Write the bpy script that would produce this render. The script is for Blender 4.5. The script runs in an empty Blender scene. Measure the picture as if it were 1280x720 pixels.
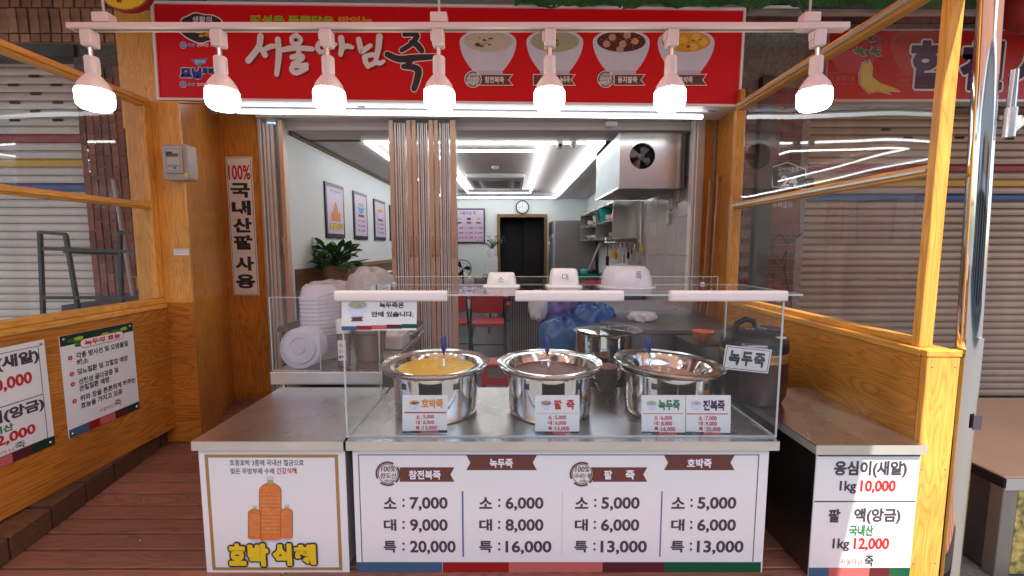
import bpy, bmesh, math, random
from mathutils import Vector, Matrix
random.seed(7)
sc = bpy.context.scene
COL = sc.collection
PI = math.pi
# ---------------------------------------------------------------- camera
FPX = 540.0; TILT = math.atan(52 / FPX); CZ = 1.55
cam = bpy.data.cameras.new("camera"); cam_ob = bpy.data.objects.new("camera", cam); COL.objects.link(cam_ob)
cam.sensor_width = 36; cam.lens = FPX / 1280 * 36; cam.clip_start = 0.02; cam.clip_end = 500
cam_ob.location = (0, 0, CZ); cam_ob.rotation_euler = (PI / 2 - TILT, 0, 0)
sc.camera = cam_ob
# ---------------------------------------------------------------- world, sun, exposure
SUN_TRAVEL = Vector((-0.16, 0.62, -1.0)).normalized()
w = bpy.data.worlds.new("World"); sc.world = w; w.use_nodes = True
nt = w.node_tree; bg = nt.nodes["Background"]
sky = nt.nodes.new("ShaderNodeTexSky"); sky.sky_type = 'NISHITA'; sky.sun_disc = False
el = math.asin(-SUN_TRAVEL.z); az = math.atan2(-SUN_TRAVEL.x, -SUN_TRAVEL.y)
sky.sun_elevation = el; sky.sun_rotation = az; sky.altitude = 50; sky.air_density = 1.0; sky.dust_density = 1.6
nt.links.new(sky.outputs[0], bg.inputs[0]); bg.inputs[1].default_value = 0.15
sun = bpy.data.lights.new("sun", 'SUN'); sun.energy = 3.2; sun.angle = math.radians(0.5); sun.color = (1.0, 0.93, 0.82)
sun_ob = bpy.data.objects.new("sun", sun); COL.objects.link(sun_ob)
sun_ob.rotation_euler = SUN_TRAVEL.to_track_quat('-Z', 'Y').to_euler()
sc.view_settings.view_transform = 'Standard'; sc.view_settings.look = 'None'
sc.view_settings.exposure = 1.38; sc.view_settings.gamma = 1.0
sc.render.engine = 'CYCLES'
sc.cycles.use_denoising = True
sc.cycles.max_bounces = 8; sc.cycles.transparent_max_bounces = 16; sc.cycles.diffuse_bounces = 4; sc.cycles.glossy_bounces = 4
sc.cycles.caustics_reflective = False; sc.cycles.caustics_refractive = False; sc.cycles.sample_clamp_indirect = 6

# ---------------------------------------------------------------- measuring helpers: where a sight line meets a plane
def ray(x, y):
    a = (x - 640) / FPX; b = (360 - y) / FPX; c, s = math.cos(TILT), math.sin(TILT)
    return Vector((a, c + b * s, b * c - s))
O = Vector((0, 0, CZ))
def aty(x, y, Y): r = ray(x, y); return O + r * (Y / r.y)
def atz(x, y, z): r = ray(x, y); return O + r * ((z - CZ) / r.z)
def atx(x, y, X): r = ray(x, y); return O + r * (X / r.x)

# ---------------------------------------------------------------- materials
def mat(name, col=(.8, .8, .8), rough=.5, metal=0., var=0., vscale=8., bump=0., bscale=40., spec=.5, coat=0., rnd=0., stretch=None, dirt=0., dirtcol=(.05, .04, .03), alpha=None, emis=None, estr=0., transl=0.):
    m = bpy.data.materials.new(name); m.use_nodes = True
    t = m.node_tree; p = t.nodes["Principled BSDF"]; L = t.links.new
    p.inputs["Roughness"].default_value = rough; p.inputs["Metallic"].default_value = metal
    p.inputs["Specular IOR Level"].default_value = spec; p.inputs["Coat Weight"].default_value = coat; p.inputs["Coat Roughness"].default_value = .12
    p.inputs["Base Color"].default_value = (*col, 1)
    tc = t.nodes.new("ShaderNodeTexCoord"); mp = t.nodes.new("ShaderNodeMapping"); L(tc.outputs["Object"], mp.inputs[0])
    if stretch: mp.inputs["Scale"].default_value = stretch
    cur = None
    def mixc(a, b, f, mode='MIX'):
        n = t.nodes.new("ShaderNodeMix"); n.data_type = 'RGBA'; n.blend_type = mode
        for k, v in ((6, a), (7, b)):
            if hasattr(v, 'links'): L(v, n.inputs[k])
            else: n.inputs[k].default_value = (*v, 1)
        if hasattr(f, 'links'): L(f, n.inputs[0])
        else: n.inputs[0].default_value = f
        return n.outputs[2]
    cur = col
    if var:
        n = t.nodes.new("ShaderNodeTexNoise"); n.inputs["Scale"].default_value = vscale; n.inputs["Detail"].default_value = 6; L(mp.outputs[0], n.inputs[0])
        r = t.nodes.new("ShaderNodeMapRange"); r.inputs[1].default_value = .3; r.inputs[2].default_value = .7; L(n.outputs[0], r.inputs[0])
        cur = mixc(tuple(c * (1 - var) for c in col), tuple(min(1, c * (1 + var)) for c in col), r.outputs[0])
    if rnd:
        oi = t.nodes.new("ShaderNodeObjectInfo"); h = t.nodes.new("ShaderNodeHueSaturation")
        r = t.nodes.new("ShaderNodeMapRange"); r.inputs[3].default_value = 1 - rnd; r.inputs[4].default_value = 1 + rnd
        L(oi.outputs["Random"], r.inputs[0]); L(r.outputs[0], h.inputs["Value"])
        if hasattr(cur, 'links'): L(cur, h.inputs["Color"])
        else: h.inputs["Color"].default_value = (*cur, 1)
        cur = h.outputs[0]
    if dirt:
        n = t.nodes.new("ShaderNodeTexNoise"); n.inputs["Scale"].default_value = 3.1; n.inputs["Detail"].default_value = 9; n.inputs["Roughness"].default_value = .75; L(tc.outputs["Object"], n.inputs[0])
        r = t.nodes.new("ShaderNodeMapRange"); r.inputs[1].default_value = .52; r.inputs[2].default_value = .75; r.inputs[4].default_value = dirt; L(n.outputs[0], r.inputs[0])
        cur = mixc(cur, dirtcol, r.outputs[0])
    if hasattr(cur, 'links'): L(cur, p.inputs["Base Color"])
    if bump:
        n = t.nodes.new("ShaderNodeTexNoise"); n.inputs["Scale"].default_value = bscale; n.inputs["Detail"].default_value = 5; L(mp.outputs[0], n.inputs[0])
        b = t.nodes.new("ShaderNodeBump"); b.inputs["Strength"].default_value = bump; b.inputs["Distance"].default_value = .01
        L(n.outputs[0], b.inputs["Height"]); L(b.outputs[0], p.inputs["Normal"])
    if emis:
        p.inputs["Emission Color"].default_value = (*emis, 1); p.inputs["Emission Strength"].default_value = estr
    if transl:
        out = t.nodes["Material Output"]; tr = t.nodes.new("ShaderNodeBsdfTranslucent"); mx = t.nodes.new("ShaderNodeMixShader")
        tr.inputs[0].default_value = (*col, 1); mx.inputs[0].default_value = transl
        L(p.outputs[0], mx.inputs[1]); L(tr.outputs[0], mx.inputs[2]); L(mx.outputs[0], out.inputs[0])
    if alpha is not None:
        out = t.nodes["Material Output"]; tr = t.nodes.new("ShaderNodeBsdfTransparent"); mx = t.nodes.new("ShaderNodeMixShader")
        src = out.inputs[0].links[0].from_socket
        mx.inputs[0].default_value = alpha; L(tr.outputs[0], mx.inputs[1]); L(src, mx.inputs[2]); L(mx.outputs[0], out.inputs[0])
    return m

def wood(name, c1, c2, c3, axis='Z', rough=.35, scale=1.0, rnd=0., knots=.0, coat=.15):
    """veneer with cathedral grain running along one axis"""
    m = bpy.data.materials.new(name); m.use_nodes = True
    t = m.node_tree; p = t.nodes["Principled BSDF"]; L = t.links.new
    p.inputs["Roughness"].default_value = rough; p.inputs["Coat Weight"].default_value = coat; p.inputs["Coat Roughness"].default_value = .25
    tc = t.nodes.new("ShaderNodeTexCoord"); mp = t.nodes.new("ShaderNodeMapping")
    oi = t.nodes.new("ShaderNodeObjectInfo"); ad = t.nodes.new("ShaderNodeVectorMath"); ad.operation = 'ADD'
    sr = t.nodes.new("ShaderNodeMath"); sr.operation = 'MULTIPLY'; sr.inputs[1].default_value = 11.; L(oi.outputs["Random"], sr.inputs[0])
    L(tc.outputs["Object"], ad.inputs[0]); L(sr.outputs[0], ad.inputs[1]); L(ad.outputs[0], mp.inputs[0])
    s = [4.5 * scale] * 3; s['XYZ'.index(axis)] = 0.55 * scale; mp.inputs["Scale"].default_value = s
    n = t.nodes.new("ShaderNodeTexNoise"); n.inputs["Scale"].default_value = 1.; n.inputs["Detail"].default_value = 2.0; n.inputs["Distortion"].default_value = .35; L(mp.outputs[0], n.inputs[0])
    ml = t.nodes.new("ShaderNodeMath"); ml.operation = 'MULTIPLY'; ml.inputs[1].default_value = 26; L(n.outputs[0], ml.inputs[0])
    sn = t.nodes.new("ShaderNodeMath"); sn.operation = 'FRACT'; L(ml.outputs[0], sn.inputs[0])
    cr = t.nodes.new("ShaderNodeValToRGB"); e = cr.color_ramp.elements
    e[0].position = 0; e[0].color = (*c2, 1); e[1].position = 1; e[1].color = (*c3, 1)
    x = e.new(.45); x.color = (*c1, 1); x = e.new(.85); x.color = (*[(a + b) / 2 for a, b in zip(c1, c3)], 1)
    L(sn.outputs[0], cr.inputs[0])
    mp2 = t.nodes.new("ShaderNodeMapping"); s = [160.] * 3; s['XYZ'.index(axis)] = 6.; mp2.inputs["Scale"].default_value = s; L(tc.outputs["Object"], mp2.inputs[0])
    n2 = t.nodes.new("ShaderNodeTexNoise"); n2.inputs["Scale"].default_value = 1.; n2.inputs["Detail"].default_value = 3; L(mp2.outputs[0], n2.inputs[0])
    r2 = t.nodes.new("ShaderNodeMapRange"); r2.inputs[1].default_value = .3; r2.inputs[2].default_value = .7; r2.inputs[3].default_value = .78; r2.inputs[4].default_value = 1.12; L(n2.outputs[0], r2.inputs[0])
    n3 = t.nodes.new("ShaderNodeTexNoise"); n3.inputs["Scale"].default_value = 2.2; n3.inputs["Detail"].default_value = 3; L(tc.outputs["Object"], n3.inputs[0])
    r3 = t.nodes.new("ShaderNodeMapRange"); r3.inputs[1].default_value = .3; r3.inputs[2].default_value = .7; r3.inputs[3].default_value = .82; r3.inputs[4].default_value = 1.15; L(n3.outputs[0], r3.inputs[0])
    m1 = t.nodes.new("ShaderNodeMath"); m1.operation = 'MULTIPLY'; L(r2.outputs[0], m1.inputs[0]); L(r3.outputs[0], m1.inputs[1])
    if rnd:
        r4 = t.nodes.new("ShaderNodeMapRange"); r4.inputs[3].default_value = 1 - rnd; r4.inputs[4].default_value = 1 + rnd; L(oi.outputs["Random"], r4.inputs[0])
        m2 = t.nodes.new("ShaderNodeMath"); m2.operation = 'MULTIPLY'; L(m1.outputs[0], m2.inputs[0]); L(r4.outputs[0], m2.inputs[1]); m1 = m2
    h = t.nodes.new("ShaderNodeHueSaturation"); L(cr.outputs[0], h.inputs["Color"]); L(m1.outputs[0], h.inputs["Value"])
    col = h.outputs[0]
    if knots:
        v = t.nodes.new("ShaderNodeTexVoronoi"); v.inputs["Scale"].default_value = 1.; mp3 = t.nodes.new("ShaderNodeMapping"); s = [7.] * 3; s['XYZ'.index(axis)] = 3.; mp3.inputs["Scale"].default_value = s
        L(ad.outputs[0], mp3.inputs[0]); L(mp3.outputs[0], v.inputs[0])
        r5 = t.nodes.new("ShaderNodeMapRange"); r5.inputs[1].default_value = .03; r5.inputs[2].default_value = .09; r5.inputs[3].default_value = knots; r5.inputs[4].default_value = 0.; L(v.outputs[0], r5.inputs[0])
        mx = t.nodes.new("ShaderNodeMix"); mx.data_type = 'RGBA'; L(r5.outputs[0], mx.inputs[0]); L(col, mx.inputs[6]); mx.inputs[7].default_value = (*[c * .25 for c in c2], 1); col = mx.outputs[2]
    L(col, p.inputs["Base Color"])
    b = t.nodes.new("ShaderNodeBump"); b.inputs["Strength"].default_value = .12; b.inputs["Distance"].default_value = .004; L(n2.outputs[0], b.inputs["Height"]); L(b.outputs[0], p.inputs["Normal"])
    return m

def steel(name, col=(.62, .61, .60), rough=.22, bump=.0, bscale=3., brushed=None, var=.06):
    m = mat(name, col, rough, 1., var=0, vscale=3., bump=bump, bscale=bscale)
    t = m.node_tree; p = t.nodes["Principled BSDF"]; L = t.links.new
    tc = t.nodes.new("ShaderNodeTexCoord"); mp = t.nodes.new("ShaderNodeMapping"); mp.inputs["Scale"].default_value = brushed or (5, 5, 5)
    n = t.nodes.new("ShaderNodeTexNoise"); n.inputs["Scale"].default_value = 1.; n.inputs["Detail"].default_value = 2.5
    L(tc.outputs["Object"], mp.inputs[0]); L(mp.outputs[0], n.inputs[0])
    r = t.nodes.new("ShaderNodeMapRange"); r.inputs[1].default_value = .1; r.inputs[2].default_value = .9; r.inputs[3].default_value = rough * .75; r.inputs[4].default_value = rough * 1.4
    L(n.outputs[0], r.inputs[0]); L(r.outputs[0], p.inputs["Roughness"])
    return m

def glass(name, tint=(.96, .98, .97), ior=1.45, haze=0.0, hazecol=(.8, .8, .82), bump=0., bscale=1.5, refl=1.0):
    m = bpy.data.materials.new(name); m.use_nodes = True; t = m.node_tree; L = t.links.new
    t.nodes.remove(t.nodes["Principled BSDF"]); out = t.nodes["Material Output"]
    tr = t.nodes.new("ShaderNodeBsdfTransparent"); tr.inputs[0].default_value = (*tint, 1)
    gl = t.nodes.new("ShaderNodeBsdfGlossy"); gl.inputs["Roughness"].default_value = .012; gl.inputs[0].default_value = (refl, refl, refl, 1)
    fr = t.nodes.new("ShaderNodeFresnel"); fr.inputs[0].default_value = ior
    geo = t.nodes.new("ShaderNodeNewGeometry"); inv = t.nodes.new("ShaderNodeMath"); inv.operation = 'SUBTRACT'; inv.inputs[0].default_value = 1; L(geo.outputs["Backfacing"], inv.inputs[1])
    ff = t.nodes.new("ShaderNodeMath"); ff.operation = 'MULTIPLY'; L(fr.outputs[0], ff.inputs[0]); L(inv.outputs[0], ff.inputs[1])
    mx = t.nodes.new("ShaderNodeMixShader"); L(ff.outputs[0], mx.inputs[0]); L(tr.outputs[0], mx.inputs[1]); L(gl.outputs[0], mx.inputs[2])
    if bump:
        tc = t.nodes.new("ShaderNodeTexCoord"); n = t.nodes.new("ShaderNodeTexNoise"); n.inputs["Scale"].default_value = bscale; n.inputs["Detail"].default_value = 1; L(tc.outputs["Object"], n.inputs[0])
        b = t.nodes.new("ShaderNodeBump"); b.inputs["Strength"].default_value = 1.; b.inputs["Distance"].default_value = bump; L(n.outputs[0], b.inputs["Height"]); L(b.outputs[0], gl.inputs["Normal"])
    last = mx
    if haze:
        df = t.nodes.new("ShaderNodeBsdfDiffuse"); df.inputs[0].default_value = (*hazecol, 1); m2 = t.nodes.new("ShaderNodeMixShader")
        tc = t.nodes.new("ShaderNodeTexCoord"); n = t.nodes.new("ShaderNodeTexNoise"); n.inputs["Scale"].default_value = 6; n.inputs["Detail"].default_value = 6; L(tc.outputs["Object"], n.inputs[0])
        r = t.nodes.new("ShaderNodeMapRange"); r.inputs[1].default_value = .3; r.inputs[2].default_value = .75; r.inputs[3].default_value = haze * .5; r.inputs[4].default_value = haze * 1.4; L(n.outputs[0], r.inputs[0])
        L(r.outputs[0], m2.inputs[0]); L(mx.outputs[0], m2.inputs[1]); L(df.outputs[0], m2.inputs[2]); last = m2
    L(last.outputs[0], out.inputs[0])
    return m

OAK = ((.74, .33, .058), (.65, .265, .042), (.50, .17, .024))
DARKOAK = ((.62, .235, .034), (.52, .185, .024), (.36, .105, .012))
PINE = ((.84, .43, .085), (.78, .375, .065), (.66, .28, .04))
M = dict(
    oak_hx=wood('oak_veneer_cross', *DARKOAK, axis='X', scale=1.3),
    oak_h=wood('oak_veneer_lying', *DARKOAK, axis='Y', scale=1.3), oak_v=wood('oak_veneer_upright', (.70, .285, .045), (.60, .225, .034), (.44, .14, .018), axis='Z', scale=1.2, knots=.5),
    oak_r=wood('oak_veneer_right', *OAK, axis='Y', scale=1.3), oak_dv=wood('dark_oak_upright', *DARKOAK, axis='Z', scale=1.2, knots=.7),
    pine_y=wood('pine_lying', *PINE, axis='Y', scale=1.5, rough=.4), pine_z=wood('pine_upright', *PINE, axis='Z', scale=1.5, rough=.45, knots=.85),
    pine_x=wood('pine_cross', *PINE, axis='X', scale=1.5, rough=.4),
    plank=wood('deck_plank', (.31, .13, .080), (.265, .105, .065), (.18, .068, .042), axis='X', scale=1.4, rough=.5, rnd=.18, coat=0, knots=.6),
    block=wood('kerb_timber', (.14, .062, .03), (.115, .05, .023), (.07, .03, .014), axis='X', scale=1.4, rough=.6, rnd=.18, coat=0, knots=.6),
    gap=mat('dark_gap', (.012, .010, .009), .9),
    steel=steel('worktop_steel', (.72, .69, .66), .26, brushed=(4, 4, 4)), steel_edge=mat('worktop_edge', (.66, .64, .57), .42, .55, var=.10, vscale=5),
    polish=steel('polished_steel', (.78, .77, .75), .055, bump=.015, bscale=6), pot=steel('pot_steel', (.70, .69, .67), .10, bump=.035, bscale=14), hood_side_dulled=steel('hood_side_dulled_steel', (.50, .54, .55), .5),  # hood side: darker, duller copy that takes the light-strip glare off that face
    hood=steel('hood_steel', (.66, .64, .62), .20, bump=.25, bscale=2.2), darksteel=steel('dark_steel', (.22, .21, .20), .35),
    alu=mat('aluminium_frame', (.62, .60, .56), .38, .5, var=.05), alud=mat('dark_aluminium', (.33, .31, .30), .45, .4),  # second aluminium is a darker tone for seams, tracks, gaskets and screws
    leaf_bar=mat('door_leaf', (.80, .75, .71), .4, .1, var=.04), stile=mat('door_stile', (.66, .45, .34), .38, .1, var=.04),
    acrylic_side=glass('clear_acrylic_side', (.98, .99, .988), 1.3, haze=.006, refl=.5), acrylic=glass('clear_acrylic', (.98, .99, .988), 1.36, haze=.010), edge=mat('acrylic_edge', (.72, .80, .80), .25, alpha=.55),
    pane=glass('screen_pane', (.95, .95, .94), 1.5, haze=.02, bump=.007, bscale=1.3, refl=1.),
    white=mat('white_print', (.84, .86, .85), .35, var=.015), paper=mat('white_paper', (.85, .85, .84), .5),
    plastic=mat('white_plastic', (.84, .80, .78), .3), rail=mat('lamp_rail', (.84, .68, .67), .35, var=.02), bar=mat('trim_bar', (.88, .80, .77), .28),  # lamp rail and trim bar: pink bounce light mixed into the white base
    black=mat('black_print', (.035, .028, .040), .5), ink=mat('grey_ink', (.06, .05, .07), .5), redt=mat('red_print', (.55, .02, .025), .5), greent=mat('green_print', (.02, .20, .07), .5),
    brown=mat('ribbon_brown', (.14, .045, .035), .5), blueline=mat('blue_line', (.10, .14, .35), .5), gold=mat('gold_frame', (.42, .24, .07), .45, var=.1),
    band_blue=mat('band_blue', (.055, .12, .22), .5), band_red=mat('band_red', (.33, .01, .008), .5), band_pink=mat('band_pink', (.55, .13, .12), .5), band_maroon=mat('band_maroon', (.10, .012, .02), .5), band_green=mat('band_green', (.0, .09, .035), .5), band_dgreen=mat('band_dark_green', (.006, .03, .02), .5),
    signred=mat('sign_red', (.74, .006, .014), .45, var=.03, vscale=1.5, spec=.25), signwhite=mat('sign_letter_white', (.88, .90, .95), .4), signsh=mat('sign_letter_shadow', (.25, .0, .005), .5),
    yellow=mat('yellow_print', (.85, .62, .02), .5), lime=mat('lime_print', (.35, .55, .02), .5), orange=mat('orange_print', (.8, .30, .02), .5), bluet=mat('blue_print', (.03, .05, .45), .5), skyb=mat('sky_blue_print', (.05, .35, .75), .5), purple=mat('dark_violet_print', (.06, .015, .09), .5),
    bowlp=mat('bowl_print', (.70, .76, .95), .5, var=.05, vscale=6), bowlsh=mat('bowl_print_shade', (.56, .62, .84), .5),
    s_aba=mat('rice_porridge_print', (.62, .62, .52), .5, var=.25, vscale=120), s_mung=mat('mung_porridge_print', (.42, .47, .33), .5, var=.10, vscale=90), s_bean=mat('bean_porridge_print', (.10, .025, .018), .5, var=.6, vscale=90), s_pump=mat('pumpkin_porridge_print', (.80, .38, .02), .5, var=.2, vscale=60),
    topping=mat('topping_print', (.12, .06, .02), .5, var=.5, vscale=150), dumpl=mat('dumpling_print', (.62, .36, .26), .5, var=.3, vscale=80), seed=mat('seed_print', (.85, .60, .10), .5),
    shut=mat('shutter_cream', (.60, .52, .42), .5, .1, var=.10, vscale=4, rnd=.07, dirt=.35, dirtcol=(.2, .16, .13), stretch=(1, 1, 3)), shutr=mat('shutter_grey', (.40, .275, .185), .45, .2, var=.12, vscale=4, rnd=.10, dirt=.5, dirtcol=(.10, .07, .06)),
    sh_red=mat('shutter_red', (.32, .03, .03), .5, dirt=.3), sh_yel=mat('shutter_yellow', (.62, .36, .03), .5, dirt=.2), sh_blu=mat('shutter_blue', (.04, .09, .25), .5, dirt=.2),
    brick=mat('brick_red', (.27, .10, .068), .85, var=.35, vscale=14, bump=.5, bscale=30, rnd=.35, dirt=.35, dirtcol=(.30, .24, .20)),
    brick2=mat('brick_brown', (.36, .17, .10), .85, var=.4, vscale=12, bump=.6, bscale=25, rnd=.3, dirt=.5, dirtcol=(.35, .27, .18)),
    brickr=mat('brick_wine', (.18, .065, .052), .8, var=.3, vscale=12, bump=.4, bscale=30, rnd=.35),
    mortar=mat('mortar', (.30, .25, .22), .95, var=.3, vscale=30), mortard=mat('mortar_dark', (.15, .125, .11), .95, var=.3, vscale=30),
    concrete=mat('concrete', (.10, .09, .085), .9, var=.3, vscale=5, bump=.3), asphalt=mat('asphalt', (.16, .155, .15), .9, var=.25, vscale=40, bump=.3),
    wall=mat('mint_wall', (.72, .75, .745), .6, var=.02, vscale=2), ceil=mat('ceiling_paint', (.62, .58, .57), .7, var=.02, vscale=2), ceil2=mat('ceiling_tray', (.52, .47, .46), .7),
    trimw=mat('brown_trim', (.14, .075, .03), .5), led=mat('led_strip', (1, 1, 1), .5, emis=(.93, .98, 1.0), estr=6.5), tube=mat('fluorescent', (1, 1, 1), .5, emis=(.92, .97, 1.0), estr=2.4),
    bulb=mat('bulb_diffuser', (1, 1, 1), .4, emis=(1.0, .92, .76), estr=9.), bulb_glow_fringe=mat('bulb_glow_fringe', (1, .9, .6), .4, emis=(1.0, .66, .26), estr=.5), tile=mat('grey_tile', (.50, .46, .45), .18, var=.08, vscale=6, rnd=.04), floor=mat('inner_floor', (.09, .08, .08), .3, var=.2, vscale=6),  # amber bulb ring imitates the yellow fringe of the glow
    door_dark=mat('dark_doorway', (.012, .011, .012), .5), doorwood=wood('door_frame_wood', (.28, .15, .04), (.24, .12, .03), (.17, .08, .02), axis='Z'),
    fridge=mat('fridge_steel', (.30, .28, .28), .35, .7, var=.05), leaf=mat('leaf_green', (.045, .14, .03), .35, var=.35, vscale=30, rnd=.3), red_pl=mat('red_plastic', (.55, .015, .02), .3), red_vin=mat('red_vinyl', (.50, .02, .025), .35), blk_metal=mat('black_tube', (.012, .012, .013), .35),
    frost=mat('frosted_plastic', (.80, .78, .86), .25, alpha=.62), frost2=mat('frosted_lid', (.84, .82, .88), .2, alpha=.55), bag=mat('plastic_bag', (.80, .78, .76), .25, var=.1, vscale=12, bump=1.0, bscale=26, alpha=.72),
    bagblue=mat('blue_bag', (.01, .09, .28), .25, var=.4, vscale=9, bump=.9, bscale=12), bagpurple=mat('purple_bag', (.10, .07, .25), .25, var=.4, vscale=9, bump=.9, bscale=12),
    soup_p=mat('pumpkin_porridge', (.96, .54, .012), .3, var=.22, vscale=45, bump=.8, bscale=45, spec=.4), soup_b=mat('red_bean_porridge', (.15, .038, .022), .4, var=.35, vscale=40, bump=.5, bscale=40, spec=.3), soup_m=mat('mung_porridge', (.50, .27, .17), .35, var=.25, vscale=40, bump=.4, bscale=40, spec=.3),
    handle=mat('blue_handle', (.025, .03, .24), .25), paddle=wood('paddle_wood', (.50, .27, .12), (.44, .23, .10), (.36, .17, .07), axis='Z', scale=3),
    meter=mat('meter_case', (.42, .38, .34), .35, var=.05), meterd=mat('meter_face', (.50, .49, .46), .3), lcd=mat('meter_display', (.10, .12, .11), .2), clearbox=glass('meter_cover', (.9, .9, .9), 1.45),
    redawn=mat('red_awning', (.66, .34, .25), .7, transl=.30), green_net=mat('green_net', (.03, .13, .035), .8, var=.5, vscale=60, bump=.6, bscale=120), roofsteel=mat('roof_beam', (.085, .085, .085), .6, .2, var=.2),
    opp=mat('opposite_wall', (.55, .52, .48), .8, var=.2, vscale=2), oppdark=mat('opposite_opening', (.04, .04, .045), .3), opproof=mat('opposite_roof', (.30, .28, .27), .7),
    beige=mat('stall_top', (.62, .44, .28), .45, var=.06, vscale=3), stallgrey=mat('stall_frame', (.30, .27, .24), .45, .4, var=.08), stalldark=mat('stall_side', (.11, .10, .095), .5, .3), dried=mat('dried_print', (.45, .36, .10), .5, var=.9, vscale=26),
    cooker=mat('cooker_wine', (.045, .012, .014), .3, spec=.3), cookblk=mat('cooker_black', (.012, .011, .013), .35, spec=.3), brass=mat('warm_trim', (.35, .20, .08), .3, .6),
    teal=mat('teal_plastic', (.0, .28, .24), .35), dish=mat('white_dish', (.78, .78, .78), .15), cream=mat('cream_card', (.70, .66, .60), .6), bottle_o=mat('bottle_print_orange', (.70, .21, .035), .4, var=.14, vscale=35), bottle_c=mat('bottle_neck_print', (.42, .40, .20), .4),
    rib=mat('ribbed_grey', (.17, .15, .14), .5), pink=mat('pink_lilac_print', (.62, .50, .66), .4), grillw=mat('ac_white', (.74, .74, .74), .4), amber=mat('amber_tub', (.35, .22, .17), .15, alpha=.72), leg=mat('ladder_metal', (.045, .065, .065), .45, .4), cardboard=mat('yellow_carton', (.55, .38, .05), .6, var=.2, vscale=20), pvc=mat('pvc_pipe', (.45, .36, .33), .5), saucer=mat('brown_bowl', (.36, .20, .15), .2, var=.25, vscale=60), wbowl=mat('rust_bowl', (.58, .14, .04), .25),
)
PLAIN_TEXT_MATS = None

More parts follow.
